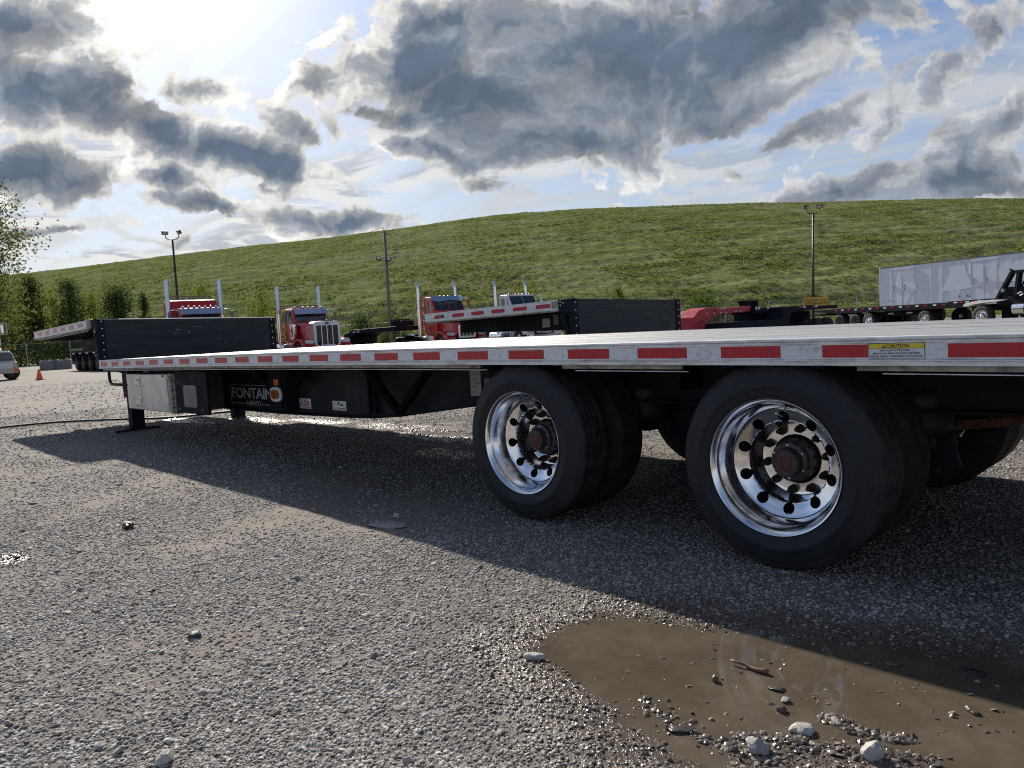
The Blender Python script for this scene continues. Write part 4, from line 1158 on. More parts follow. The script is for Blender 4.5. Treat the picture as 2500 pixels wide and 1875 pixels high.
# bulkhead riser between the decks
def rpart(b, name, m, **kw): return b.warp(lambda x, y, z: (x, y, z + y * LEAN * (0.4 + 0.6 * min(1, max(0, (z - 1.0) / 0.5))))).build(name, m, kw.pop('parent', tr), **kw)
rpart(MB().box(-0.135, -0.112, 0.12, TW - 0.12, 0.99, 1.560), 'riser_panel', MAT['riser'])
rpart(MB().box(-0.125, -0.102, 0.025, 0.118, 0.99, 1.562), 'riser_edge_strip', MAT['frame'])
rpart(MB().box(-0.125, -0.102, TW - 0.118, TW - 0.025, 0.99, 1.562), 'riser_edge_strip', MAT['frame'])
rpart(MB().box(-0.142, -0.100, 0.30, TW - 0.03, 1.562, 1.572), 'riser_top_trim', MAT['bright'])
bolt = MB().ball((0, 0, 0), 0.013, 8, 4, (0.6, 1, 1)).mesh('riser_bolt', MAT['steel'], True)
for y in (0.085, TW - 0.085):
    for k in range(6):
        z = 1.06 + k * 0.095
        inst('riser_bolt', bolt, tr, (-0.100, y, z + y * LEAN))
# open gusset at the near end of the riser
b = MB()
b.prism([(-0.29, 1.38), (-0.29, 1.565), (-0.13, 1.565), (-0.13, 1.38)], 'y', 0.02, 0.045)
b.prism([(-0.29, 1.40), (-0.22, 1.40), (-0.125, 0.98), (-0.17, 0.98)], 'y', 0.02, 0.045)
b.prism([(-0.165, 1.40), (-0.13, 1.40), (-0.13, 0.98), (-0.145, 0.98)], 'y', 0.018, 0.043)
upart(b, 'riser_gusset', MAT['frame'])
MB().ball((-0.19, 0.018, 1.40), 0.02, 8, 5, (1, .5, 1)).build('gusset_lamp', MAT['steel'], tr, True)
# light scratches and scuffs on the riser
for (y, z, w, h) in ((1.05, 1.40, .06, .012), (1.02, 1.34, .03, .02), (1.22, 1.345, .025, .03), (1.28, 1.44, .14, .008), (1.75, 1.17, .01, .05), (1.62, 1.25, .07, .004), (1.9, 1.21, .02, .01)):
    rpart(MB().box(-0.1118, -0.1112, y, y + w, z, z + h), 'scuff_mark', MAT['greyplate'])
# ------------------------------------------------------------------ road wheels shared by the parked vehicles
def simple_wheel_meshes():
    b = MB().lathe([(0.30, 0.03), (0.33, 0.0), (0.44, 0.0), (0.50, 0.03), (0.52, 0.07), (0.52, 0.23), (0.50, 0.27), (0.44, 0.30), (0.33, 0.30), (0.30, 0.27)], 'y', 40, close=True)
    WM['s_tyre'] = b.mesh('tyre', MAT['tread'], True); sharp(WM['s_tyre'], 40)
    b = MB().lathe([(0.305, 0.02), (0.295, 0.012), (0.28, 0.03), (0.265, 0.06), (0.25, 0.10), (0.17, 0.085), (0.165, 0.06), (0.10, 0.055), (0.095, 0.01), (0.06, -0.015), (0.0, -0.02)], 'y', 40)
    WM['s_rim'] = b.mesh('rim', MAT['bright'], True); sharp(WM['s_rim'], 35)
    b = MB()
    b.lathe([(0.0, 0.074), (0.026, 0.0745), (0.027, 0.082)], 'y', 10, (0, 0, 0))
    WM['s_hole'] = b.mesh('hand_hole', MAT['black'])
    b = MB().lathe([(0.305, 0.02), (0.295, 0.015), (0.27, 0.06), (0.25, 0.18), (0.16, 0.22), (0.11, 0.21), (0.10, 0.10), (0.0, 0.09)], 'y', 40)
    WM['s_dual'] = b.mesh('rim', MAT['greyplate'], True)
simple_wheel_meshes()
def add_wheel(parent, x, y, side, r=0.52, rim='s_rim', wide=1.0):
    """side -1: outer face looks to -y"""
    k = r / 0.52
    w = inst('wheel', WM['s_tyre'], parent, (x, y, r), (0, 0.3, 0 if side < 0 else math.pi), (k, k * wide, k))
    inst('rim', WM[rim], w)
    if rim == 's_rim':
        for q in range(10):
            t = 2 * math.pi * q / 10
            inst('hand_hole', WM['s_hole'], w, (0.212 * math.sin(t), 0.017, 0.212 * math.cos(t)))
    return w

def tractor(name, label, loc, head, paint, style):
    """a bonneted lorry; +x ahead, origin on the ground under the middle of the front bumper"""
    T = empty(name, loc, head)
    tag(T, label, 'truck', 'bonneted tractor trucks parked in a row')
    P, B = MAT[paint], lambda b, n, m, **k: b.build(n, m, k.pop('parent', T), **k)
    aero = style.get('aero', False)
    sl = style.get('sleeper', 0.0)
    xc0, xc1 = -2.35, -3.72                       # cab front and back
    # chassis
    b = MB()
    for y in (-0.43, 0.43): b.box(-8.6 - sl, -0.35, y - .04, y + .04, 0.72, 1.0)
    for x in (-1.0, -4.6, -6.0 - sl, -7.2 - sl, -8.5 - sl): b.box(x - .06, x + .06, -0.43, 0.43, 0.76, 0.96)
    B(b, 'chassis', MAT['frame'])
    # cab
    zr, zb = style.get('roof', 2.80), 1.02
    zw = style.get('cowl', 2.07)
    if aero:
        side = [(xc1, zb), (xc1, zr - .05), (xc1 + .25, zr + .03), (xc0 - .35, zr), (xc0 + 0.12, zw), (xc0 + .16, zb)]
    else:
        side = [(xc1, zb), (xc1, zr - .06), (xc1 + .1, zr), (xc0 - .30, zr - .02), (xc0 - .12, zr - .10), (xc0 + .02, zw), (xc0 + .05, zb)]
    hw = 0.98 if aero else 0.90
    cab = B(MB().prism(side, 'y', -hw, hw), 'cab', P, bevel=0.07, seg=3)
    # windscreen: two panes lying on the sloping front
    (xa, za), (xb_, zb_) = (side[-3], side[-2])
    for y0, y1 in ((-hw + .10, -0.02), (0.02, hw - .10)):
        p0 = Vector((xa + (xb_ - xa) * .12, 0, za + (zb_ - za) * .12)); p1 = Vector((xa + (xb_ - xa) * .96, 0, za + (zb_ - za) * .96))
        n_ = Vector((-(p1.z - p0.z), 0, (p1.x - p0.x))).normalized()
        if n_.x < 0: n_ = -n_
        a0, a1 = p0 + n_ * .012, p1 + n_ * .012
        bb = MB().add([(a0.x, y0, a0.z), (a0.x, y1, a0.z), (a1.x, y1, a1.z), (a1.x, y0, a1.z), (a0.x - .03, y0, a0.z), (a0.x - .03, y1, a0.z), (a1.x - .03, y1, a1.z), (a1.x - .03, y0, a1.z)],
                     [(0, 3, 2, 1), (0, 1, 5, 4), (1, 2, 6, 5), (2, 3, 7, 6), (3, 0, 4, 7)])
        recalc(B(bb, 'windscreen_pane', MAT['glass']))
    for y in (-0.45, 0.45):
        B(MB().bar((xb_ + .05, y, zb_ + .05), (xb_ - .03, y + .35, zb_ + .24), 0.02, 0.02), 'wiper', MAT['rubber'])
    # doors with a window
    for sd in (-1, 1):
        y = sd * hw
        d = B(MB().box(xc1 + .12, xc0 - .10, min(y, y + sd * .018), max(y, y + sd * .018), zb + .05, zw + .05), 'door', P, bevel=0.012)
        B(MB().prism([(xc1 + .30, zw - .06), (xc1 + .34, zr - .20), (xc0 - .38, zr - .20), (xc0 - .12, zw + .04)], 'y', y - .01, y + sd * .014 + .01), 'side_window', MAT['glass'], parent=d)
        B(MB().box(xc1 + .2, xc1 + .38, min(y, y + sd * .04), max(y, y + sd * .04), 1.75, 1.79), 'door_handle', MAT['bright'], parent=d)
    # hood
    if aero:
        hs = [(-2.30, 1.08), (-2.30, zw - .02), (-1.7, zw - .12), (-0.65, zw - .42), (-0.42, 1.62), (-0.38, 0.92), (-0.9, 0.9)]
        hd = B(MB().prism(hs, 'y', -0.74, 0.74), 'hood', P, bevel=0.12, seg=3)
        gx = -0.36; gw, g0, g1 = 0.52, 0.80, 1.50
    else:
        b = MB()
        st = [(-2.32, 0.86, 2.10), (-1.4, 0.72, 2.05), (-0.52, 0.60, 2.02)]
        vs = []
        for x, w, z in st: vs += [(x, -w, 1.0), (x, -w, z - .22), (x, -w + .06, z - .07), (x, -w + .22, z), (x, 0, z + .02), (x, w - .22, z), (x, w - .06, z - .07), (x, w, z - .22), (x, w, 1.0)]
        fs = []
        for i in range(2):
            for k in range(8): fs.append((i * 9 + k, i * 9 + k + 1, (i + 1) * 9 + k + 1, (i + 1) * 9 + k))
        b.add(vs, fs); hd = recalc(B(b, 'hood', P, auto=40))
        gx = -0.42; gw, g0, g1 = 0.66, 0.78, 2.02
    # grille shell
    sh = MAT[style.get('shell', 'bright')]
    b = MB()
    o_, i_ = rrect(-gw, gw, g0, g1, 0.13 if not aero else .08, 4), rrect(-gw + .10, gw - .10, g0 + .10, g1 - (.20 if not aero else .10), 0.06, 4)
    m_ = len(o_)
    for x in (gx - .10, gx + .06):
        b.add([(x, p[0], p[1]) for p in o_] + [(x - .0, p[0], p[1]) for p in i_], [(k, (k + 1) % m_, m_ + (k + 1) % m_, m_ + k) for k in range(m_)])
    b.f += [(k, (k + 1) % m_, 2 * m_ + (k + 1) % m_, 2 * m_ + k) for k in range(m_)] + [(m_ + k, m_ + (k + 1) % m_, 3 * m_ + (k + 1) % m_, 3 * m_ + k) for k in range(m_)]
    recalc(B(b, 'grille_surround', sh))
    gi_ = g1 - (.20 if not aero else .10)
    gr = B(MB().box(gx - .08, gx + .005, -gw + .09, gw - .09, g0 + .09, gi_ + .01), 'grille', MAT['grille'])
    for k in range(3):
        y = -gw + .10 + (2 * gw - .2) * (k + 1) / 4
        B(MB().box(gx, gx + .03, y - .012, y + .012, g0 + .09, gi_), 'grille_bar', MAT['bright'], parent=gr)
    if not aero:
        B(MB().prism(oval(0, g1 - .10, .10, .045, 20, 2.2), 'x', gx + .055, gx + .075), 'grille_emblem', MAT['black'])
        B(MB().prism([(0.02, 1.44), (0.10, 1.40), (0.05, 1.62)], 'x', gx + .03, gx + .04), 'grille_ribbon', MAT['redprint'], parent=gr)
        B(MB().tube([(gx - .15, 0, g1), (gx - .05, 0, g1 + .07), (gx + .1, 0, g1 + .10)], .018, 6), 'hood_ornament', MAT['bright'])
    # bumper
    bz0, bz1 = (0.36, 0.74)
    b = MB().prism([(-0.34, -1.22), (-0.10, -1.20), (0.0, -0.95), (0.02, 0), (0.0, 0.95), (-0.10, 1.20), (-0.34, 1.22), (-0.30, 1.10), (-0.06, 0.9), (-0.06, -0.9), (-0.30, -1.10)], 'z', bz0, bz1)
    bp = B(b, 'bumper', MAT['bright'], bevel=0.015)
    B(MB().box(0.015, 0.03, -0.17, 0.17, 0.46, 0.62), 'number_plate', MAT['paper'], parent=bp)
    # mudguards and headlamps
    for sd in (-1, 1):
        b = MB(); out, inn = [], []
        cx, cz = -1.35, 0.52
        for k in range(11):
            t = R(188 - 138 * k / 10)
            out.append((cx + 0.74 * math.cos(t), cz + 0.70 * math.sin(t))); inn.append((cx + 0.64 * math.cos(t), cz + 0.62 * math.sin(t)))
        pts = out + [(-0.45, 0.98), (-0.28, 0.78), (-0.80, 0.74)] + inn[::-1][:1] + inn[::-1][1:]
        ya, yb = (0.58, 1.20) if not aero else (0.70, 1.20)
        f_ = B(MB().prism(pts, 'y', sd * ya if sd > 0 else -yb, sd * yb if sd > 0 else -ya), 'fender', P, auto=30)
        recalc(f_)
        hl = B(MB().prism(oval(sd * 0.93, 1.04 if not aero else 1.02, 0.21, 0.11, 20, 2.6), 'x', -0.50, -0.30), 'headlight', MAT['white' if not aero else 'lens'], bevel=0.03)
        for yy in (0.86, 1.02):
            B(MB().lathe([(0, 0), (0.055, -.01), (0.075, 0.01)], 'x', 14, (-0.295, sd * yy, 1.04)), 'headlamp_lens', MAT['lens'], parent=hl)
        add_wheel(T, -1.35, sd * 1.17 if sd < 0 else 1.17, sd, 0.52)
    # visor
    vz = za + .02
    if style.get('visor', True):
        if aero:
            vs = [(xa + .02, -hw + .02, vz + .06), (xa + .30, -hw + .30, vz - .02), (xa + .42, 0, vz), (xa + .30, hw - .30, vz - .02), (xa + .02, hw - .02, vz + .06)]
            b = MB(); lo = [(p[0] + .13, p[1] * 1.02, p[2] - .30 + (.06 if abs(p[1]) < .1 else 0)) for p in vs]
            b.add(vs + lo, [(k, k + 1, k + 6, k + 5) for k in range(4)])
        else:
            vs = [(xa + .03, -hw + .03, vz), (xa + .10, -hw + .08, vz + .01), (xa + .12, 0, vz + .015), (xa + .10, hw - .08, vz + .01), (xa + .03, hw - .03, vz)]
            lo = [(p[0] + .24, p[1], p[2] - .27) for p in vs]
            b = MB().add(vs + lo, [(k, k + 1, k + 6, k + 5) for k in range(4)])
        o = B(b, 'sun_visor', MAT['visor']); sm_ = o.modifiers.new('thickness', 'SOLIDIFY'); sm_.thickness = 0.012
    # roof lamps
    nl = 7 if sl else 5
    lm = MB().ball((0, 0, 0), 0.075, 10, 6, (1.5, .8, .75)).mesh('roof_lamp', MAT['bright' if not aero else 'orange'], True)
    zl = zr + .02
    for k in range(nl):
        y = -0.72 + 1.44 * k / (nl - 1)
        if nl == 5: y = (-.72, -.25, 0, .25, .72)[k]
        inst('roof_lamp', lm, T, (xa - .18, y, zl))
    # sleeper
    if sl:
        s_ = [(xc1 + .02, 1.02), (xc1 + .02, zr + .05), (xc1 - .25, 3.34), (xc1 - sl + .25, 3.40), (xc1 - sl, 3.25), (xc1 - sl, 1.02)]
        B(MB().prism(s_, 'y', -1.12, 1.12), 'sleeper', P, bevel=0.13, seg=4)
    xs = xc1 - .16 if not sl else xc1 + .10
    ys = style.get('ys', 1.12)
    # exhaust stacks
    zt = style.get('stack', 3.95)
    for sd in (-1, 1):
        lowp = [(xs, sd * ys, 0.95), (xs, sd * ys, 2.55)]
        e = B(MB().tube(lowp, 0.115, 16), 'exhaust_stack', MAT['bright'], smooth=False, auto=40)
        if style.get('curved'):
            path = [(xs, sd * ys, 2.5), (xs, sd * ys, zt - .40), (xs - .03, sd * ys, zt - .25), (xs - .12, sd * ys, zt - .08), (xs - .20, sd * ys, zt)]
            B(MB().tube(path, [0.082, .082, .082, .08, .07], 14), 'stack_pipe', MAT['bright'], parent=e, auto=40)
        else:
            b = MB().tube([(xs, sd * ys, 2.5), (xs, sd * ys, zt)], 0.095, 14)
            top = [i for i, p in enumerate(b.v) if abs(p[2] - zt) < 1e-6]
            for i in top:
                p = b.v[i]; b.v[i] = (p[0], p[1], p[2] + (p[0] - xs) * 1.1)
            B(b, 'stack_pipe', MAT['visor'], parent=e, auto=40)
        # air cleaner beside the cowl
        if not aero:
            B(MB().lathe([(0, 1.20), (0.15, 1.22), (0.185, 1.28), (0.185, 1.80), (0.20, 1.82), (0.20, 1.92), (0.12, 1.98), (0, 1.98)], 'z', 18, (-2.12, sd * 1.03, 0)), 'air_cleaner', MAT['bright'], auto=35)
        # mirror on its bracket
        my = sd * (1.36 if not aero else 1.28)
        mr_ = B(MB().box(-2.42, -2.34, my - .065, my + .065, zr - .70, zr - .22), 'mirror', MAT['greyplate'] if not aero else P, bevel=0.02)
        b = MB().tube([(-2.55, sd * (hw - .05), zr - .14), (-2.4, sd * 1.15, zr - .11), (-2.36, my, zr - .15)], 0.014, 6).tube([(-2.50, sd * hw, zr - .78), (-2.4, sd * 1.15, zr - .75), (-2.36, my, zr - .70)], 0.014, 6)
        B(b, 'mirror_bracket', MAT['bright'], parent=mr_)
        # tanks and steps
        B(MB().prism(oval(sd * 0.95, 0.72, .28, .28, 24, 2.3), 'x', -4.75 - sl, -3.25), 'fuel_tank', MAT['bright'], auto=35)
        B(MB().box(-3.2, -2.2, sd * 0.95 - .24, sd * 0.95 + .24, 0.50, 0.98), 'battery_box', MAT['bright'], bevel=0.02)
        for x in (-6.3 - sl, -7.65 - sl):
            add_wheel(T, x, sd * 1.22, sd, 0.51, 's_dual', 2.0)
        if style.get('quarter'):
            pts = []
            for rr_, kk in ((0.62, range(9)), (0.58, range(8, -1, -1))):
                for k in kk:
                    t = R(25 + 95 * k / 8); pts.append((-6.3 - sl + rr_ * math.cos(t), 0.51 + rr_ * math.sin(t)))
            o = B(MB().prism(pts, 'y', sd * .95 - .29, sd * .95 + .29), 'quarter_fender', MAT['bright'], auto=30); recalc(o)
    # rack behind the cab and coupling
    zz = zr + .18 if not sl else 3.56
    xk = xc1 - .25 if not sl else xc1 - sl * .75
    b = MB()
    for z in (zz - .12, zz): b.bar((xk, -1.0, z), (xk, 1.0, z), .05, .05)
    for y in (-1.0, 1.0): b.bar((xk, y, 1.0 if not sl else 3.1), (xk, y, zz), .06, .06)
    B(b, 'cab_rack', MAT['greyplate'])
    B(MB().lathe([(0, 1.12), (0.42, 1.12), (0.46, 1.08), (0.46, 1.02), (0, 1.02)], 'z', 20, (-6.95 - sl, 0, 0)), 'fifth_wheel', MAT['frame'])
    return T

def ground_at(u, d):
    r = ray(u, 800); return Vector((CAM.x + r.x * d, CAM.y + r.y * d, 0))
tractor('tractor_truck', 'red daycab truck with tall white grille surround beside the black bulkhead', ground_at(806, 36.5), R(-7.7), 'redpaint', dict(stack=3.92, shell='white'))
tractor('tractor_truck', 'red sleeper truck whose roof and mirrored visor show above the black bulkhead', ground_at(525, 32.3), R(-10), 'redpaint', dict(stack=4.18, sleeper=1.5, roof=2.93, cowl=2.2, ys=1.17))
tractor('tractor_truck', 'red truck with angled mirror visor and amber roof lamps behind the second trailer', ground_at(1146, 40.8), R(-13.6), 'redpaint', dict(stack=4.14, roof=3.2, cowl=2.38, ys=1.2, aero=True, curved=True, quarter=True))
tractor('tractor_truck', 'white truck with plain dark windscreen behind the second trailer', ground_at(1336, 43.5), R(-13), 'whitetruck', dict(stack=4.12, roof=3.2, cowl=2.38, ys=1.12, aero=True, curved=True, visor=False))

# ------------------------------------------------------------------ second step deck trailer, parked alongside
def second_trailer():
    T = empty('flatbed_trailer', (4.28, 4.60, 0)); T['x'] = 0
    tag(T, 'second step deck trailer with tall black bulkhead, parked beyond the near one', 'trailer', 'step deck trailers')
    del T['x']
    ln = -0.018
    def w(x, y, z): return (x, y, z + x * 0.012 + y * ln)
    B = lambda b, n, m, **k: b.warp(w).build(n, m, k.pop('parent', T), **k)
    z1 = 1.488
    B(MB().prism([(0.0, 1.352), (0.0, z1), (0.06, z1), (0.06, 1.352)][::-1], 'x', -3.20, -0.24, 4), 'upper_side_rail', MAT['alu'])
    B(MB().prism([(TW - .06, 1.352), (TW - .06, z1), (TW, z1), (TW, 1.352)][::-1], 'x', -3.20, -0.24, 4), 'upper_side_rail', MAT['alu'])
    B(MB().box(-3.2, -0.24, -0.008, 0.0, z1 - .012, z1 + .002), 'rail_lip', MAT['alu']); B(MB().box(-3.2, -0.24, -0.008, 0.0, 1.362, 1.374), 'rail_lip', MAT['alu'])
    for k in range(NP):
        y0 = 0.064 + k * pw
        B(MB().box(-3.19, -0.02, y0, y0 + pw - .004, 1.45, z1 - .003), 'floor_plank', MAT['deck'])
    B(MB().box(-0.36, -0.24, -0.006, 0.08, 1.37, z1 + .003), 'rail_end_block', MAT['rub'])
    def ww(x, y, z): return w(x, y, z)
    tape_run(T, -2.95, 6, -0.0002, 1.392, 1.448, ww, skip=((-0.36, 0.4), (-2.80, -2.60)))
    B(MB().box(-2.79, -2.70, -.002, 0, 1.395, 1.45), 'rail_label', MAT['grille'])
    B(MB().box(-3.15, -0.22, 0.012, 0.03, 1.332, 1.352), 'rub_rail', MAT['rub'])
    B(MB().box(-3.22, -3.20, 0, TW, 1.34, z1), 'front_sill', MAT['rubber'])
    for yb in (0.72, TW - .72):
        B(MB().prism([(-3.1, 1.16), (-0.2, 1.075), (-.04, 0.7), (-.04, 1.34), (-3.1, 1.34)], 'y', yb - .05, yb + .05), 'gooseneck_beam', MAT['frame'])
    for (x0, x1, z0, z1_, m) in ((-1.18, -1.02, 1.15, 1.28, 'paper'), (-0.62, -0.52, 1.20, 1.31, 'paper'), (-0.95, -0.85, 1.18, 1.33, 'greyplate')):
        B(MB().box(x0, x1, .664, .668, z0, z1_), 'beam_sticker', MAT[m])
    for k in range(7):
        x = -3.0 + k * .42
        B(MB().box(x - .03, x + .03, .06, TW - .06, 1.34, 1.45), 'crossmember', MAT['frame'])
    B(MB().box(-0.03, 0.0, 0.12, TW - .12, 0.93, z1), 'riser_panel', MAT['riser'])
    for y0 in (0.0, TW - .12):
        B(MB().box(-0.02, 0.012, y0, y0 + .118, 0.93, z1 + .004), 'riser_edge_strip', MAT['frame'])
    bm_ = MB().ball((0, 0, 0), 0.014, 8, 4, (.6, 1, 1)).mesh('riser_bolt', MAT['steel'], True)
    for y in (0.06, TW - .06):
        for k in range(5): inst('riser_bolt', bm_, T, (0.014, y, 1.02 + k * .105 + y * ln))
    b = MB()
    b.prism([(-0.24, 1.30), (-0.24, z1), (-0.02, z1), (-0.02, 1.30)], 'y', 0.0, 0.03)
    b.prism([(-0.24, 1.31), (-0.15, 1.31), (-0.03, 0.93), (-0.10, 0.93)], 'y', 0.0, 0.03)
    b.prism([(-0.06, 1.31), (-0.02, 1.31), (-0.02, 0.93), (-0.035, 0.93)], 'y', 0.0, 0.028)
    B(b, 'riser_gusset', MAT['frame'])
    for (x, z) in ((-0.2, 1.46), (-0.15, 1.44), (-.2, 1.41)): inst('riser_bolt', bm_, T, (x, -.002, z), (0, 0, R(90)))
    # lower deck, gear and wheels
    for k in range(NP):
        y0 = 0.064 + k * pw
        MB().box(0.02, 12.8, y0, y0 + pw - .004, 0.86, 0.895).warp(lambda x, y, z: (x, y, z + y * ln)).build('floor_plank', MAT['deck'], T)
    for y0 in (0, TW - .06):
        MB().box(0.02, 12.8, y0, y0 + .06, 0.78, 0.90).warp(lambda x, y, z: (x, y, z + y * ln)).build('side_rail', MAT['alu'], T)
    for yb in (.72, TW - .72):
        MB().prism([(0, .55), (1.5, .36), (5, .36), (7, .5), (12.6, .5), (12.6, .78), (0, .78)], 'y', yb - .01, yb + .01).build('main_beam', MAT['frame'], T)
    for x in (8.9, 10.6):
        for sd, y in ((-1, 0.02), (1, TW - .02)): add_wheel(T, x, y, sd, .44, 's_dual', 1.9)
    for y in (.56, 2.03): MB().box(-.4, -.22, y - .08, y + .08, 0.0, .7).build('landing_leg', MAT['frame'], T)
second_trailer()

# ------------------------------------------------------------------ lowboy with red gooseneck and oversize sign
def red_lowboy():
    a, c = dp(1672, 770, 30.0), dp(2010, 750, 39.0)
    a.z = c.z = 0
    L_ = (c - a).length
    h = math.atan2(c.y - a.y, c.x - a.x)
    T = empty('lowboy_trailer', a, h)
    tag(T, 'black lowboy trailer with a red swan neck and an orange sign on its tail', 'trailer')
    B = lambda b, n, m, **k: b.build(n, m, k.pop('parent', T), **k)
    # local +x runs from the red neck to the sign, y across
    top = [(-0.15, 0.35), (-0.22, 0.75), (0.0, 1.18), (0.45, 1.46), (1.1, 1.56), (3.0, 1.53), (4.6, 1.56), (4.6, 1.30), (3.0, 1.26), (1.9, 1.22), (1.25, 1.10), (0.85, 0.80), (0.75, 0.35)]
    recalc(B(MB().prism(top, 'y', -.42, .42), 'gooseneck', MAT['redpaint2'], bevel=0.04))
    for x, z in ((.35, .85), (.6, .9)): B(MB().cyl((x, -.44, z + .12), (x, -.418, z + .12), .05, 12), 'pin', MAT['black'])
    B(MB().prism([(1.5, 1.42), (1.62, 1.28), (1.72, 1.30), (1.66, 1.42), (1.75, 1.50)], 'y', -.430, -.418), 'emblem', MAT['black'])
    B(MB().box(1.95, 2.5, -.430, -.418, 1.47, 1.50), 'nameplate', MAT['decal'])
    for x in (0.9, 1.5, 2.0, 2.4, 3.2, 3.6): B(MB().box(x, x + .14, -.430, -.418, 1.29 if x < 2.6 else 1.34, 1.33 if x < 2.6 else 1.38), 'reflective_strip', MAT['white_tape'])
    # power unit
    u_ = B(MB().box(4.62, 5.9, -.6, .6, 1.20, 1.46), 'power_unit', MAT['frame'], bevel=0.03)
    B(MB().box(4.75, 4.92, -.25, .25, 1.44, 1.78).box(5.45, 5.6, -.25, .25, 1.44, 1.80).box(4.6, 5.6, -.25, .25, 1.72, 1.81), 'hydraulic_pack', MAT['frame'], parent=u_, bevel=0.02)
    for x in (4.65, 4.9, 5.7): B(MB().box(x, x + .16, -.61, -.60, 1.38, 1.50), 'reflective_strip', MAT['white_tape'])
    # rear deck on its posts with the beaver tail beam
    B(MB().prism([(5.95, .55), (5.95, 1.44), (9.4, 1.48), (9.4, 1.26), (8.0, 1.22), (7.0, 1.18), (6.75, 1.05), (6.7, .55)], 'y', -1.2, 1.2), 'rear_frame', MAT['frame'], bevel=0.02)
    B(MB().box(8.55, 8.75, -1.2, 1.2, .5, 1.22), 'rear_post', MAT['frame'])
    B(MB().box(9.3, L_ + .35, -.6, .6, 1.27, 1.44), 'tail_beam', MAT['frame'], bevel=0.02)
    for x, m in ((7.6, 'red_tape'), (8.0, 'white_tape'), (9.0, 'red_tape'), (9.25, 'white_tape')): B(MB().box(x, x + .3, -1.212, -1.2, 1.36, 1.44), 'reflective_strip', MAT[m])
    B(MB().box(1.2, 6.6, -1.25, 1.25, .42, .90), 'low_deck', MAT['frame'], bevel=0.02)
    for k in range(5):
        for m, q in (('red_tape', 0), ('white_tape', .3)):
            B(MB().box(1.5 + k * .85 + q, 1.78 + k * .85 + q, -1.262, -1.25, .50, .56), 'reflective_strip', MAT[m])
    for x in (2.6, 3.8, 5.0):
        for sd in (-1, 1): add_wheel(T, x + 6, sd * 1.2, sd, .42, 's_dual', 1.8)
    # sign across the tail
    S = empty('oversize_sign', dp(1992, 742, 38.2), 0)
    tag(S, 'orange banner sign reading OVERSIZE LOAD on the tail of the lowboy', 'sign')
    # square up: face roughly to the camera, turned with the trailer
    tl, trr = dp(1963, 727, 38.0), dp(2021, 723.5, 38.6)
    dirx = Vector((trr.x - tl.x, trr.y - tl.y, 0)); w_ = dirx.length
    S.location = ((tl.x + trr.x) / 2, (tl.y + trr.y) / 2, 1.40)
    S.rotation_euler = (0, 0, math.atan2(dirx.y, dirx.x))
    zt = tl.z - 1.40
    MB().box(-w_ / 2, w_ / 2, -.012, .012, 0.04, zt).build('sign_board', MAT['sign'], S, bevel=0.005)
    text_obj('sign_lettering', 'OVERSIZE LOAD', MAT['black'], S, -w_ / 2 + .04, w_ / 2 - .04, .04 + (zt - .04) * .20, zt - (zt - .04) * .20, -.0128, space=1.08, bold=.008)
    for x in (-w_ * .35, w_ * .35): MB().box(x - .02, x + .02, .012, .04, -0.02, zt * .9).build('sign_bracket', MAT['frame'], S)
red_lowboy()

# ------------------------------------------------------------------ black lowboy neck between the red trucks
def black_neck():
    a, c = ground_at(872, 47.5), ground_at(1000, 44.5)
    h = math.atan2(c.y - a.y, c.x - a.x)
    T = empty('equipment_trailer', a, h)
    tag(T, 'black low trailer neck with a power pack between the two red daycab trucks', 'trailer')
    L_ = (c - a).length
    B = lambda b, n, m, **k: b.build(n, m, k.pop('parent', T), **k)
    B(MB().prism([(0, .7), (0, 1.35), (1.0, 1.62), (L_, 1.66), (L_, 1.40), (1.1, 1.36), (.6, 1.15), (.5, .7)], 'y', -1.1, 1.1), 'neck_frame', MAT['frame'], bevel=.02)
    B(MB().prism([(-9, .45), (-9, .8), (0.1, .8), (.5, .7), (.5, .45)], 'y', -1.25, 1.25), 'low_deck', MAT['frame'])
    p_ = B(MB().box(L_ - 1.1, L_ - .1, -.5, .5, 1.68, 1.98), 'power_pack', MAT['frame'], bevel=.03)
    B(MB().box(L_ - 1.15, L_ - .4, -.5, .5, 2.0, 2.08), 'pack_cover', MAT['rubber'], parent=p_)
    for x, m in ((.3, 'white_tape'), (.9, 'white_tape'), (1.3, 'paper')): B(MB().box(x, x + .22, -1.112, -1.1, 1.44, 1.50 if m != 'paper' else 1.58), 'reflective_strip', MAT[m])
    for x in (-8, -6.7):
        for sd in (-1, 1): add_wheel(T, x, sd * 1.2, sd, .45, 's_dual', 1.8)
    return T
black_neck()

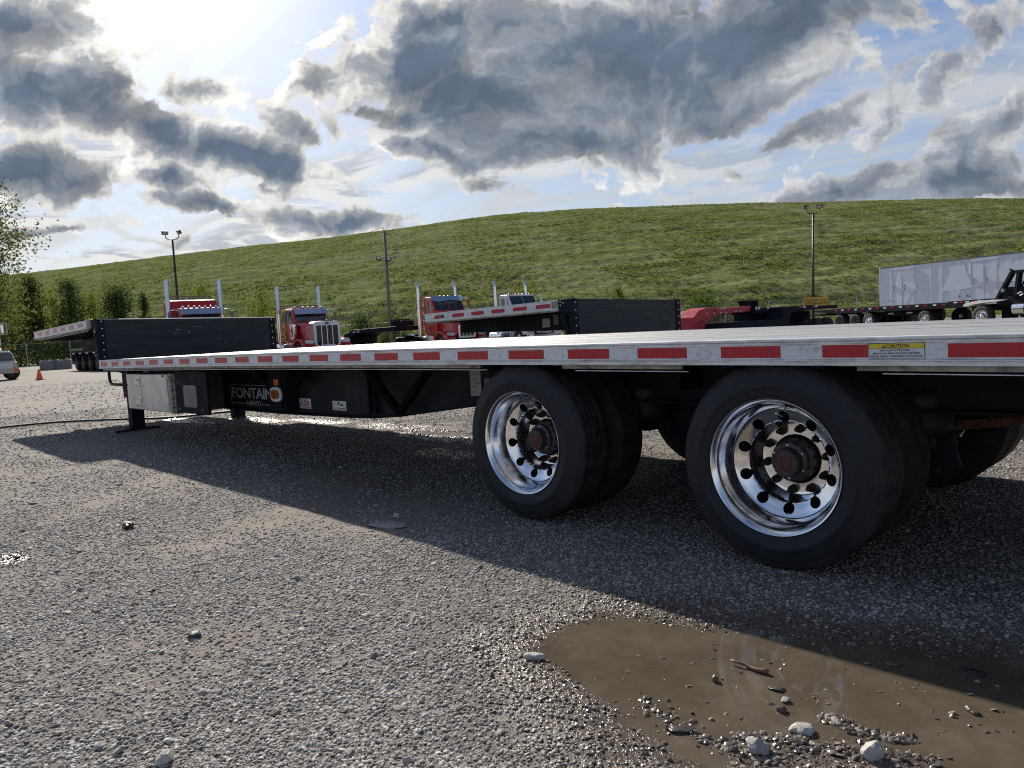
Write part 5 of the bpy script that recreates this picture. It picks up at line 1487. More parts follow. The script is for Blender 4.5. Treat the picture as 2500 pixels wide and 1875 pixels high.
# ------------------------------------------------------------------ white van body, black step deck, yard tractor on the right
def box_trailer():
    a, c = dp(2150, 752, 51.0), dp(2500, 736, 42.0)
    h = math.atan2(c.y - a.y, c.x - a.x)
    T = empty('box_trailer', (a.x, a.y, 0), h)
    tag(T, 'long white box trailer with ghosted lettering and side doors below the hill', 'trailer')
    B = lambda b, n, m, **k: b.build(n, m, k.pop('parent', T), **k)
    z0, z1 = a.z - .02, dp(2150, 655, 51).z
    Lb = 16.0
    B(MB().box(0, Lb, 0, 2.55, z0, z1 - .05), 'van_body', MAT['boxwhite'], bevel=.02)
    B(MB().box(-.02, Lb + .02, -.02, 2.57, z1 - .05, z1), 'roof_rail', MAT['greyplate'])
    B(MB().box(-.05, .06, -.03, .08, z0 - .05, z1 + .04), 'corner_post', MAT['white'])
    H_ = z1 - z0
    Y = -.012
    def X(u):                     # position along the side for picture column u
        r = ray(u, 700); n_ = Vector((-math.sin(h), math.cos(h), 0))
        t = (Vector((a.x, a.y, 0)) - CAM).dot(n_) / r.dot(n_)
        p = CAM + r * t
        return (p - Vector((a.x, a.y, p.z))).dot(Vector((math.cos(h), math.sin(h), 0)))
    for (ua, um, ub) in ((2179, 2204, 2231), (2373, 2404, 2435)):
        xa, xm, xb = X(ua), X(um), X(ub)
        for (p, q) in ((xa, xm - .02), (xm + .02, xb)):
            d = B(MB().box(p, q, Y - .02, 0, z0 + .05, z1 - .28), 'side_door', MAT['boxwhite'], bevel=.01)
            B(MB().box(p + .1, p + .16, Y - .06, Y - .018, z0 + H_ * .40, z0 + H_ * .55), 'door_latch', MAT['galv'], parent=d)
        b = MB().box(xa - .07, xa - .01, Y - .03, 0, z0 + .05, z1 - .20).box(xb + .01, xb + .07, Y - .03, 0, z0 + .05, z1 - .20).box(xa - .07, xb + .07, Y - .03, 0, z1 - .27, z1 - .19)
        B(b, 'door_frame', MAT['white'])
    seam = [2274, 2300, 2345, 2470, 2485]
    for u_ in seam: B(MB().box(X(u_) - .02, X(u_) + .02, Y - .004, 0, z0 + .02, z1 - .06), 'panel_seam', MAT['white'])
    # ghosts of removed lettering
    def ghost(pts, m='ghost', y=Y - .024, name='ghost_lettering'):
        recalc(B(MB().prism([(X(u_), z0 + f * H_) for u_, f in pts], 'y', y - .004, y), name, MAT[m]))
    ghost([(2298, .30), (2331, .86), (2356, .86), (2376, .34)])
    ghost([(2378, .36), (2378, .84), (2402, .82), (2402, .38)])
    ghost([(2407, .36), (2412, .50), (2424, .86), (2433, .86), (2434, .38)])
    ghost([(2438, .62), (2444, .80), (2462, .84), (2468, .78), (2500, .84), (2520, .84), (2520, .40), (2440, .42)])
    ghost([(2187, .42), (2190, .60), (2192, .80), (2197, .86), (2202, .80), (2203, .03), (2196, .05), (2190, .28)])
    ghost([(2208, .34), (2207, .60), (2218, .56), (2229, .61), (2236, .60), (2240, .40), (2226, .33), (2214, .10), (2209, .04)])
    ghost([(2180, .72), (2180, .90), (2229, .90), (2229, .66), (2218, .58), (2206, .66), (2201, .82), (2194, .78)], 'ghost2', Y - .0215, 'panel_shade')
    text_obj('small_lettering', 'A', MAT['black'], T, X(2340), X(2346), z0 + H_ * .13, z0 + H_ * .20, Y - .004)
    text_obj('small_lettering', 'N', MAT['black'], T, X(2360), X(2369), z0 + H_ * .13, z0 + H_ * .20, Y - .004)
    text_obj('small_lettering', '31 906', MAT['black'], T, X(2167), X(2177), z0 + H_ * .145, z0 + H_ * .165, Y - .004)
    B(MB().box(.4, Lb, .6, 1.95, z0 - .25, z0), 'underframe', MAT['frame'])
    for x in (1.2, 2.5):
        for yy, sd in ((.05, -1), (2.5, 1)): add_wheel(T, x, yy, sd, .5, 's_dual', 1.8)
    for y in (.4, 2.1): B(MB().box(12, 12.15, y - .06, y + .06, 0, z0 - .2), 'landing_leg', MAT['frame'])
box_trailer()

def black_stepdeck():
    a, c = dp(2030, 752, 43.5), dp(2312, 742, 35.5)
    h = math.atan2(c.y - a.y, c.x - a.x)
    T = empty('drop_deck_trailer', (a.x, a.y, 0), h)
    tag(T, 'low black drop deck trailer with raised front deck, parked before the white box trailer', 'trailer')
    B = lambda b, n, m, **k: b.build(n, m, k.pop('parent', T), **k)
    L_ = Vector((c.x - a.x, c.y - a.y, 0)).length
    za, zc = a.z, c.z
    zt = (za + zc) / 2
    B(MB().prism([(-1.6, zt - .12), (-1.6, zt - .02), (.2, zt), (L_ + .2, zt), (L_ + .2, zt - .28), (.4, zt - .28)], 'y', 0, 2.5), 'deck', MAT['frame'], bevel=.01)
    B(MB().prism([(-3.0, zt - .36), (-3.0, zt - .30), (-.6, zt - .22), (-.6, zt - .36)], 'y', .2, 2.3), 'loading_ramp', MAT['frame'])
    zu = dp(2400, 731, 34).z
    B(MB().prism([(L_ + .05, zt - .3), (L_ + .05, zu), (L_ + 5.0, zu + .04), (L_ + 5.0, zu - .22), (L_ + 1.0, zu - .28), (L_ + .7, zt - .3)], 'y', 0, 2.5), 'front_deck', MAT['frame'], bevel=.01)
    B(MB().box(L_ + 1.2, L_ + 1.4, .3, .6, .1, zu - .25).box(L_ + 1.2, L_ + 1.4, 1.9, 2.2, .1, zu - .25), 'landing_leg', MAT['frame'])
    k = 0
    x = .3
    while x < L_ - .2:
        B(MB().box(x, x + .2, -.012, 0, zt - .13, zt - .06), 'reflective_strip', MAT['white_tape' if k % 2 else 'red_tape']); x += .55; k += 1
    for i in range(8):
        B(MB().box(L_ + .4 + i * .33, L_ + .6 + i * .33, -.012, 0, zu - .10, zu - .04), 'reflective_strip', MAT['white_tape' if i % 2 == 0 else 'red_tape'])
    B(MB().box(L_ + 2.0, L_ + 3.3, -.012, 0, zu - .22, zu - .13), 'name_strip', MAT['decal'])
    B(MB().box(2.2, L_ - .8, .5, .56, zt - .55, zt - .3), 'side_guard', MAT['frame'])
    for i in range(3): B(MB().box(2.6 + i * 1.3, 3.0 + i * 1.3, .49, .50, zt - .45, zt - .38), 'reflective_strip', MAT['white_tape'])
    for x in (.6, 1.9, L_ * .36, L_ - 1.4):
        for yy, sd in ((.02, -1), (2.48, 1)): add_wheel(T, x, yy, sd, .48, 's_rim' if x > 2 else 's_dual', 1.6)
    return h
hd_ = black_stepdeck()

def yard_tractor():
    o = ground_at(2395, 33.0)
    T = empty('yard_tractor', (o.x, o.y, 0), hd_)
    tag(T, 'black tractor with open framed cab and chrome tank at the right edge', 'truck')
    B = lambda b, n, m, **k: b.build(n, m, k.pop('parent', T), **k)
    add_wheel(T, 0, 0, -1, .52); add_wheel(T, 0, 2.4, 1, .52); add_wheel(T, 5.2, 0, -1, .52); add_wheel(T, 5.2, 2.4, 1, .52)
    B(MB().box(-1.2, 6.2, .75, .9, .75, 1.1).box(-1.2, 6.2, 1.5, 1.65, .75, 1.1), 'chassis', MAT['frame'])
    f = [(-.95, 1.00), (-.85, 1.12), (-.1, 1.22), (.7, 1.22), (1.3, 1.20), (.7, 1.13), (.3, 1.12), (-.3, 1.08), (-.7, .99)]
    recalc(B(MB().prism(f, 'y', -.02, .6), 'mudguard', MAT['white'], bevel=.01))
    B(MB().prism(oval(.25, .80, .26, .26, 22, 2.2), 'x', 1.5, 4.6), 'fuel_tank', MAT['bright'], auto=35)
    for x in (2.05, 3.9): B(MB().prism(oval(.25, .80, .27, .27, 22, 2.2), 'x', x, x + .06), 'tank_strap', MAT['rubber'])
    # framed cab guard: posts, rails and panes seen through
    z0, z1 = 1.28, 2.34
    def post(x0, x1, y, wz=.22): B(MB().bar((x0, y, z0), (x1, y, z1), .12, wz, (0, 1, 0)), 'cab_post', MAT['frame'])
    for y in (.15, 2.25):
        post(.75, 1.45, y); post(2.2, 2.2, y); post(1.62, 1.78, y); post(3.05, 3.05, y); post(4.0, 4.0, y)
    for z in (z0, 1.66, z1):
        for y in (.15, 2.25):
            B(MB().box(1.0 if z < 2 else 1.4, 4.1, y - .06, y + .06, z - .07, z + .07), 'cab_rail', MAT['frame'])
    B(MB().box(1.4, 4.1, .1, 2.3, z1, z1 + .07), 'cab_roof', MAT['frame'])
    B(MB().box(.7, 4.2, .1, 2.3, 1.0, 1.30), 'cab_floor', MAT['frame'], bevel=.02)
    B(MB().box(4.0, 5.9, .3, 2.1, 1.0, 1.95), 'engine_cover', MAT['frame'], bevel=.06)
    for (xa, xb) in ((2.2, 3.05), (3.05, 4.0)):
        B(MB().box(xa + .06, xb - .06, .14, .16, z0 + .07, 1.62), 'cab_panel', MAT['frame'])
        B(MB().box(xa + .06, xb - .06, .145, .155, 1.70, z1 - .07), 'cab_pane', MAT['darkpane'])
    B(MB().prism([(.95, z0 + .07), (1.12, 1.62), (2.14, 1.62), (2.14, z0 + .07)], 'y', .14, .16), 'cab_panel', MAT['frame'])
    B(MB().box(2.2, 3.9, 1.9, 1.93, z0, z1), 'cab_back_panel', MAT['frame'])
    for (xa, za, xb, zb2) in ((1.7, 1.7, 2.1, 2.3), (2.3, 1.7, 2.9, 2.3), (3.2, 1.7, 3.8, 2.3)): B(MB().bar((xa, .3, za), (xb, .3, zb2), .05, .05), 'cab_strut', MAT['frame'])
    for (x, z) in ((1.2, 1.95), (2.5, 1.9)):
        B(MB().box(x + .1, x + .55, .9, .94, z - .35, z + .05), 'seat_back', MAT['rubber'])
    B(MB().tube([(1.12, .08, 1.60), (1.12, -.04, 1.60)], .08, 12), 'work_lamp', MAT['lens'])
    B(MB().bar((1.5, .1, z1 + .05), (1.36, .1, z1 + .13), .06, .07), 'roof_lamp', MAT['frame'])
    B(MB().tube([(1.75, .06, 1.42), (1.95, .02, 1.50), (2.05, .02, 1.40), (1.9, .02, 1.34)], .03, 6), 'hose_hook', MAT['decal'])
yard_tractor()

# ------------------------------------------------------------------ far left: four axle lowboy, white machine
def four_axle():
    T = empty('lowboy_trailer', (0, 0, 0))
    p0, p1 = gp(183, 905), gp(262, 906.5)
    T.location = (p0.x, p0.y, 0)
    h = math.atan2(p1.y - p0.y, p1.x - p0.x); T.rotation_euler = (0, 0, h)
    tag(T, 'black four axle lowboy trailer seen past the end of the bulkhead', 'trailer')
    B = lambda b, n, m, **k: b.build(n, m, k.pop('parent', T), **k)
    for i in range(4):
        x = 0.6 + i * 1.75
        w = add_wheel(T, x, 0.0, -1, .50, 's_dual', 1.7); add_wheel(T, x, 2.4, 1, .50, 's_dual', 1.7)
        pts = []
        for rr_, kk in ((.66, range(9)), (.60, range(8, -1, -1))):
            for k in kk:
                t = R(15 + 150 * k / 8); pts.append((x + rr_ * math.cos(t), .5 + rr_ * math.sin(t)))
        recalc(B(MB().prism(pts, 'y', -.08, .6), 'mudguard', MAT['frame']))
        B(MB().box(x - .35, x + .25, -.10, -.085, 1.08, 1.14), 'reflective_strip', MAT['white_tape'])
    B(MB().box(-.6, 14, .2, 2.2, .75, 1.12), 'deck', MAT['frame'])
    B(MB().box(-.5, 7, -.05, 2.4, 1.14, 1.34), 'rear_bogie_deck', MAT['frame'])
    B(MB().box(-.4, 6.6, -.07, -.05, 1.30, 1.42), 'bogie_rail', MAT['greyplate'])
    B(MB().box(6.9, 8.4, -.1, 2.4, .35, 1.0), 'bogie_frame', MAT['frame'])
four_axle()

def white_machine():
    o = gp(18, 928)
    d = math.hypot(o.x - CAM.x, o.y - CAM.y)
    fx = Vector((o.x - CAM.x, o.y - CAM.y, 0)).normalized(); rx_ = Vector((fx.y, -fx.x, 0))
    T = empty('truck_cab', (o.x, o.y, 0), math.atan2(rx_.y, rx_.x))
    tag(T, 'white and tan truck front with black windscreen at the far left edge', 'truck')
    B = lambda b, n, m, **k: b.build(n, m, k.pop('parent', T), **k)
    s_ = d / math.hypot(F_PX, 1232)                 # metres per picture unit at that distance
    def q(u, v): return ((u - 18) * s_, (928 - v) * s_)
    X0 = -3.2
    body = [q(0, 885)[1], q(0, 858)[1]]
    B(MB().prism([(X0, q(0, 914)[1]), (X0, q(0, 886)[1]), (q(41, 0)[0], q(0, 884)[1]), (q(42.5, 0)[0], q(0, 912)[1])], 'y', -.2, 2.0), 'bumper', MAT['tan'], bevel=.04)
    B(MB().prism([(X0, q(0, 900)[1]), (X0, q(0, 886)[1]), (q(33, 0)[0], q(0, 886)[1]), (q(33, 0)[0], q(0, 898)[1]), (q(28, 0)[0], q(0, 900)[1])], 'y', -.24, -.19), 'front_panel', MAT['white'], bevel=.01)
    hood = [(X0, q(0, 885)[1]), (X0, q(0, 856)[1]), (q(28, 0)[0], q(0, 857)[1]), (q(34, 0)[0], q(0, 864)[1]), (q(40, 0)[0], q(0, 885)[1])]
    B(MB().prism(hood, 'y', 0, 1.9), 'cab_shell', MAT['white'], bevel=.05)
    B(MB().prism([(X0 + .4, q(0, 881)[1]), (X0 + .4, q(0, 861)[1]), (q(27, 0)[0], q(0, 861)[1]), (q(32, 0)[0], q(0, 866)[1]), (q(36, 0)[0], q(0, 881)[1])], 'y', -.03, .0), 'windscreen', MAT['glass'])
    B(MB().box(q(34, 0)[0], q(41, 0)[0], -.23, -.2, q(0, 911)[1], q(0, 898)[1]), 'marker_panel', MAT['cone'])
    w = add_wheel(T, q(28, 0)[0], .1, -1, .36, 's_dual', 1.2)
    add_wheel(T, q(28, 0)[0], 1.8, 1, .36, 's_dual', 1.2)
    b = MB().tube([(q(2, 0)[0], .3, q(0, 858)[1]), (q(2, 0)[0], .3, q(0, 740)[1])], .10, 10)
    B(b, 'mast', MAT['galv'], smooth=True)
    B(MB().tube([(q(7, 0)[0], .35, q(0, 860)[1]), (q(7, 0)[0], .35, q(0, 826)[1])], .12, 12), 'exhaust_stack', MAT['bright'], smooth=True)
    m_ = B(MB().box(q(15, 0)[0], q(22, 0)[0], .2, .3, q(0, 814)[1], q(0, 792)[1]), 'mirror', MAT['bright'], bevel=.02)
    b = MB()
    pts = [q(2, 789), q(27, 789), q(28, 815), q(2, 817)]
    for i in range(3): b.tube([(pts[i][0], .28, pts[i][1]), (pts[i + 1][0], .28, pts[i + 1][1])], .03, 6)
    b.tube([(q(11, 0)[0], .28, q(0, 789)[1]), (q(11, 0)[0], .28, q(0, 816)[1])], .025, 6)
    B(b, 'mirror_frame', MAT['galv'], parent=m_)
white_machine()
# ------------------------------------------------------------------ poles and wires
def leaning(base, top):
    d = (top - base); return d
def lamp_pole(label, ub, vb_top, ut, vt, d, heads, u0):
    top = dp(ut, vt, d); base = dp(ub, vb_top, d); k = top.z / (top.z - base.z)
    foot = top + (base - top) * k
    T = empty('lamp_post', (foot.x, foot.y, 0)); tag(T, label, 'lamp post', 'twin floodlight posts')
    t = top - T.location
    rx_ = Vector((RIGHT.x, RIGHT.y, 0)).normalized(); fx = Vector((FWD.x, FWD.y, 0)).normalized()
    MB().tube([(0, 0, 0), tuple(t)], [0.12, 0.075], 10).build('pole', MAT['poledark'], T, True)
    MB().box(-.2, .2, -.2, .2, 0, .12).build('base_plate', MAT['poledark'], T)
    w = heads
    pts = [t + rx_ * x + Vector((0, 0, z)) for x, z in ((-w, .45), (-w * .92, .16), (-w * .6, .03), (0, 0.0), (w * .6, .03), (w * .92, .16), (w, .45))]
    br = MB().tube(pts, 0.04, 8).build('bracket', MAT['poledark'], T, True)
    for sd in (-1, 1):
        c = t + rx_ * (sd * w) + Vector((0, 0, .58))
        a = Matrix.Translation(c) @ Matrix((rx_, fx, Vector((0, 0, 1)))).transposed().to_4x4() @ Matrix.Rotation(R(-sd * 38), 4, 'Z') @ Matrix.Rotation(R(28), 4, 'X')
        h = MB().box(-.26, .26, -.06, .08, -.16, .16).xf(a).build('floodlight', MAT['poledark'], T, bevel=.02)
        MB().box(-.19, .19, -.075, -.058, -.10, .10).xf(a).build('floodlight_glass', MAT['lens'], h)
lamp_pole('dark twin floodlight post rising behind the red sleeper truck', 431, 700, 421, 585, 62.0, 0.58, 421)
lamp_pole('dark twin floodlight post rising behind the oversize load sign', 1985.5, 725, 1985, 521, 65.0, 0.58, 1985)
def utility_pole():
    top, mid = dp(938.5, 566, 70), dp(953, 790, 70)
    foot = top + (mid - top) * (top.z / (top.z - mid.z))
    T = empty('utility_pole', (foot.x, foot.y, 0)); tag(T, 'weathered wooden utility pole with two floodlights in front of the hill', 'utility pole')
    t = top - T.location
    rx_ = Vector((RIGHT.x, RIGHT.y, 0)).normalized(); fx = Vector((FWD.x, FWD.y, 0)).normalized()
    MB().tube([(0, 0, 0), tuple(t)], [0.19, 0.12], 12).build('pole', MAT['wood'], T, True)
    b = MB().tube([t + Vector((0, 0, -.1)), t + Vector((0, 0, .12)), t - rx_ * .12 + Vector((0, 0, .22)), t - rx_ * .12 + Vector((0, 0, .42))], .035, 6)
    b.build('insulator_pin', MAT['poledark'], T, True)
    MB().bar(t - rx_ * .1 + Vector((0, 0, -.12)), t + rx_ * .62 + Vector((0, 0, -.30)), .10, .10).build('crossarm', MAT['wood'], T)
    MB().bar(t + rx_ * .5 + Vector((0, 0, -.3)), t + rx_ * .08 + Vector((0, 0, -.9)), .05, .05).build('arm_brace', MAT['galv'], T)
    for (u, v, sd) in ((924.5, 631, -1), (949.5, 632.5, 1)):
        c = dp(u, v, 69.7) - T.location
        a = Matrix.Translation(c) @ Matrix((rx_, fx, Vector((0, 0, 1)))).transposed().to_4x4() @ Matrix.Rotation(R(-sd * 10), 4, 'Z') @ Matrix.Rotation(R(-25), 4, 'X')
        h = MB().box(-.22, .22, -.06, .06, -.17, .17).xf(a).build('floodlight', MAT['poledark'], T, bevel=.015)
        MB().box(-.15, .15, -.075, -.058, -.10, .12).xf(a).build('floodlight_glass', MAT['white'], h)
        pm = dp(938.5 + (953 - 938.5) * (v + 8 - 566) / 224, v + 8, 70) - T.location
        MB().bar(c + Vector((0, 0, -.18)), pm, .05, .05).build('floodlight_arm', MAT['poledark'], T)
    q = t - rx_ * .12 + Vector((0, 0, .42))
    for nm, e, sag in (('left', dp(640, 590, 150), 1.5), ('right', dp(1180, 590, 140), 2.0)):
        e = e - T.location
        pts = [q + (e - q) * k / 20 - Vector((0, 0, sag * 4 * (k / 20) * (1 - k / 20))) for k in range(21)]
        MB().tube(pts, .016, 4).build('power_line', MAT['brace'], T)
utility_pole()

# ------------------------------------------------------------------ fence
def fence():
    us_ = list(np.linspace(-155, 2200, 23))
    T = empty('chain_link_fence', ground_at(58, 78)); tag(T, 'grey chain link fence along the foot of the hill', 'fence')
    pts = [ground_at(u, float(np.interp(u, [-155, 400, 1200, 2200], [80, 76, 71, 69]))) for u in us_]
    pm = MB().tube([(0, 0, 0), (0, 0, 2.45)], .045, 8).mesh('fence_post', MAT['galv'])
    for p in pts: inst('fence_post', pm, T, p - T.location)
    b = MB(); w = MB()
    for a, c in zip(pts, pts[1:]):
        a_, c_ = a - T.location, c - T.location
        b.tube([a_ + Vector((0, 0, 2.4)), c_ + Vector((0, 0, 2.4))], .022, 6)
        L_ = (c_ - a_).length; d = (c_ - a_) / L_; n = int(L_ / .22)
        for k in range(-10, n):
            for sgn in (1, -1):
                s0, s1 = k * .22, k * .22 + 2.35
                z0, z1 = 0.03, 2.38
                if sgn < 0: z0, z1 = z1, z0
                t0, t1 = max(0, -s0 / (s1 - s0)), min(1, (L_ - s0) / (s1 - s0))
                if t1 - t0 < .02: continue
                p0 = a_ + d * (s0 + (s1 - s0) * t0) + Vector((0, 0, z0 + (z1 - z0) * t0)); p1 = a_ + d * (s0 + (s1 - s0) * t1) + Vector((0, 0, z0 + (z1 - z0) * t1))
                w.tube([p0, p1], .0028, 3, cap=False)
    b.build('top_rail', MAT['fencewire'], T, True)
    o = w.build('chain_link', MAT['fencewire'], T); o['kind'] = 'stuff'
fence()

# ------------------------------------------------------------------ concrete blocks, cone
def concrete_block(u0, u1, v, d, label, seed):
    c = ground_at((u0 + u1) / 2, d)
    fx = Vector((c.x - CAM.x, c.y - CAM.y, 0)).normalized(); rx_ = Vector((fx.y, -fx.x, 0))
    w = (u1 - u0) / F_PX * d * .86
    b = MB()
    b.prism([(-w / 2, 0), (-w / 2, .62), (-w / 2 + .10, .70), (-.22, .76), (-.18, .70), (.18, .70), (.22, .76), (w / 2 - .10, .74), (w / 2, .66), (w / 2, 0)], 'y', -.38, .38)
    o = b.build('concrete_block', MAT['concrete'], None, bevel=.03)
    o.location = c; o.rotation_euler = (0, 0, math.atan2(rx_.y, rx_.x) + R(seed))
    tag(o, label, 'concrete block', 'concrete barrier blocks by the fence')
concrete_block(88, 121, 904, 55, 'grey concrete block behind the orange cone, its left end chipped', 4)
concrete_block(118, 166, 902, 55.6, 'grey concrete block standing between the cone and the four axle lowboy', -6)
def traffic_cone():
    p = gp(97, 927.5)
    T = empty('traffic_cone', (p.x, p.y, 0)); tag(T, 'orange traffic cone standing on the gravel at left', 'traffic cone')
    T.scale = (1.0, 1.0, 1.0)
    MB().box(-.19, .19, -.19, .19, 0, .03).build('cone_base', MAT['rubber'], T, bevel=.008)
    MB().lathe([(.0, .50), (.028, .50), (.035, .49), (.135, .06), (.15, .03), (.0, .03)], 'z', 24).build('cone_body', MAT['cone'], T, auto=40)
traffic_cone()

# ------------------------------------------------------------------ trees and shrubs
MAT['leaf_dark'] = leaf_mat('dark_green_leaves', (0.040, 0.066, 0.026), (0.092, 0.122, 0.046), 0.36, 0.6)
MAT['leaf_mid'] = leaf_mat('mid_green_leaves', (0.040, 0.068, 0.016), (0.095, 0.125, 0.030), 0.42, 0.6)
MAT['leaf_lime'] = leaf_mat('yellow_green_leaves', (0.085, 0.105, 0.020), (0.17, 0.185, 0.038), 0.5, 0.6)
MAT['leaf_tall'] = leaf_mat('cottonwood_leaves', (0.060, 0.075, 0.030), (0.140, 0.150, 0.065), 0.4, 0.5)
MAT['reed'] = leaf_mat('dry_stems', (0.15, 0.12, 0.07), (0.24, 0.20, 0.12), 0.3, 0.6)
def plant(name, label, cat, base, h, rad, leaf, n_leaf, leaf_s, trunk_r, seed, crown_lo=0.12, group=None, openness=0.5, shape='oval', lean=(0, 0), clumps=26):
    r = random.Random(seed)
    T = empty(name, base); tag(T, label, cat, group)
    b = MB(); ends = []
    top = Vector((lean[0], lean[1], h))
    main = [Vector((0, 0, -.3))] + [top * (k / 6) + Vector((r.gauss(0, .03) * h * .3, r.gauss(0, .03) * h * .3, 0)) for k in range(1, 7)]
    b.tube(main, [trunk_r * (1 - .82 * k / 6) for k in range(7)], 7)
    def width(t):
        if shape == 'oval': return max(.12, math.sin(math.pi * min(1, (t * .86 + .12))) ** .75)
        if shape == 'cone': return max(.08, (1 - t) ** .7 * min(1, .45 + t * 3))
        return max(.2, (.55 + .45 * t) * math.sqrt(max(0.02, 1 - t ** 4)))
    for k in range(clumps):
        t = crown_lo + (1 - crown_lo) * (k + r.random()) / clumps
        tt = (t - crown_lo) / (1 - crown_lo)
        a = k * 2.4 + r.random() * 1.2
        rr_ = rad * width(tt) * r.uniform(.55, 1.08)
        p0 = top * max(.05, t - r.uniform(.10, .25))
        p1 = top * t + Vector((math.cos(a) * rr_, math.sin(a) * rr_, r.uniform(-.02, .06) * h))
        m_ = (p0 + p1) / 2 + Vector((0, 0, -.02 * h))
        b.tube([p0, m_, p1], [trunk_r * .32, trunk_r * .2, trunk_r * .06], 5, cap=False)
        ends.append((p1, m_))
        for _ in range(2):
            q = m_ + (p1 - m_) * r.random() + Vector((r.gauss(0, 1), r.gauss(0, 1), r.gauss(0, .7))) * rad * .28
            b.tube([m_, q], [trunk_r * .13, trunk_r * .04], 4, cap=False); ends.append((q, m_))
    b.build('trunk', MAT['bark'], T, True)
    per = max(4, n_leaf // len(ends))
    lv = np.empty((per * len(ends), 4, 3)); i = 0
    ar = np.random.default_rng(seed)
    sg = rad * (0.30 - .12 * openness)
    for (e, m_) in ends:
        w_ = ar.random(per)[:, None] ** .6
        c = np.array(m_)[None] * (1 - w_) + np.array(e)[None] * w_ + ar.normal(0, 1, (per, 3)) * sg * np.array([1, 1, .8])
        nrm = ar.normal(0, 1, (per, 3)); nrm /= np.linalg.norm(nrm, axis=1)[:, None]
        t1 = np.cross(nrm, ar.normal(0, 1, (per, 3))); t1 /= np.linalg.norm(t1, axis=1)[:, None] + 1e-9
        t2 = np.cross(nrm, t1)
        sz = leaf_s * ar.uniform(.6, 1.3, per)[:, None]
        lv[i:i + per, 0] = c - t1 * sz * .55; lv[i:i + per, 1] = c + t2 * sz * .34; lv[i:i + per, 2] = c + t1 * sz * .55; lv[i:i + per, 3] = c - t2 * sz * .34
        i += per
    lv = lv.reshape(-1, 3); lv[:, 2] = np.maximum(lv[:, 2], .05)
    me = np_mesh('crown', lv, np.arange(len(lv)).reshape(-1, 4), MAT[leaf], False)
    o = bpy.data.objects.new('crown', me); COL.objects.link(o); o.parent = T
    return T
def hz(p):
    """height of the hill under a point, from the nearest grid vertex"""
    k = np.argmin((hx[::4, ::4] - p[0]) ** 2 + (hy[::4, ::4] - p[1]) ** 2)
    z = H[::4, ::4, 2].ravel()[k]; dd = math.sqrt(((hx[::4, ::4] - p[0]) ** 2 + (hy[::4, ::4] - p[1]) ** 2).min())
    return max(0.0, z if dd < 3.5 else 0.0)
def plant_at(name, label, cat, u, d, v_top, half_px, **k):
    p = ground_at(u, d); p.z = hz(p)
    h = dp(u, v_top, d).z - p.z
    return plant(name, label, cat, p, h, half_px / F_PX * d, **k)
plant_at('cottonwood_tree', 'tall thin leaved tree with branches spreading in from the left edge', 'tree', -60, 60, 452, 150, leaf='leaf_tall', n_leaf=11000, leaf_s=.24, trunk_r=.34, seed=3, crown_lo=.26, openness=.75, shape='broad', clumps=52)
GT = 'trees along the fence at left'
plant_at('tree', 'dark green tree just behind the mirror of the white truck front', 'tree', 84, 92, 672, 34, leaf='leaf_dark', n_leaf=5200, leaf_s=.26, trunk_r=.16, seed=11, group=GT, clumps=34, shape='broad', openness=.8)
plant_at('tree', 'dark green tree with a pointed top and forked bare stems, above the striped deck', 'tree', 176, 90, 680, 38, leaf='leaf_dark', n_leaf=4600, leaf_s=.26, trunk_r=.15, seed=12, group=GT, clumps=34)
plant_at('tree', 'broad dark bushy tree rising over the left end of the black bulkhead', 'tree', 290, 88, 694, 46, leaf='leaf_dark', n_leaf=6500, leaf_s=.24, trunk_r=.15, seed=13, group=GT, clumps=40, shape='broad')
plant_at('tree', 'small dark conical tree left of the red sleeper truck', 'tree', 356, 87, 716, 20, leaf='leaf_dark', n_leaf=2600, leaf_s=.22, trunk_r=.10, seed=14, group=GT, shape='cone')
GS = 'shrubs along the foot of the hill'
for (lab, u, d, vt, hp, lf, n, sd, op) in (
    ('yellow green thicket at the left edge under the tall tree', 10, 88, 690, 62, 'leaf_lime', 5200, 21, .7),
    ('loose lime green shrub between the two dark trees at left', 132, 94, 712, 30, 'leaf_lime', 2600, 22, .8),
    ('thin pale green shrub between the pointed tree and the broad tree', 232, 93, 715, 32, 'leaf_lime', 2600, 23, .9),
    ('feathery green shrub rising behind the roof of the red sleeper truck', 500, 92, 690, 36, 'leaf_lime', 2400, 24, .6),
    ('rounded yellow green shrub left of the red daycab truck', 645, 88, 715, 46, 'leaf_lime', 3600, 25, .6),
    ('low dark shrub between the red daycab truck and the utility pole', 880, 84, 768, 40, 'leaf_dark', 2600, 26, .5),
    ('low mixed shrub at the foot of the utility pole', 955, 83, 776, 40, 'leaf_mid', 2200, 27, .6),
    ('thin yellow shrub behind the stacks of the white truck', 1290, 82, 692, 52, 'leaf_lime', 1500, 28, 1.0),
    ('slender green sapling standing alone above the second black bulkhead', 1513, 84, 700, 14, 'leaf_mid', 700, 29, .4),
    ('wide grey green bush behind the red swan neck', 1720, 80, 732, 70, 'leaf_mid', 4200, 30, .6),
    ('green shrub behind the power pack of the red neck lowboy', 1835, 79, 738, 40, 'leaf_mid', 2000, 31, .7),
    ('bare twiggy shrub on the slope above the white box trailer', 2390, 84, 612, 50, 'leaf_mid', 500, 32, 1.0),
    ('leafy shrub at the right edge above the white box trailer', 2496, 80, 598, 22, 'leaf_lime', 900, 33, .7),
):
    plant_at('shrub', lab, 'shrub', u, d, vt, hp, leaf=lf, n_leaf=n, leaf_s=.22, trunk_r=.07, seed=sd, crown_lo=.04, openness=op, group=GS, clumps=24)
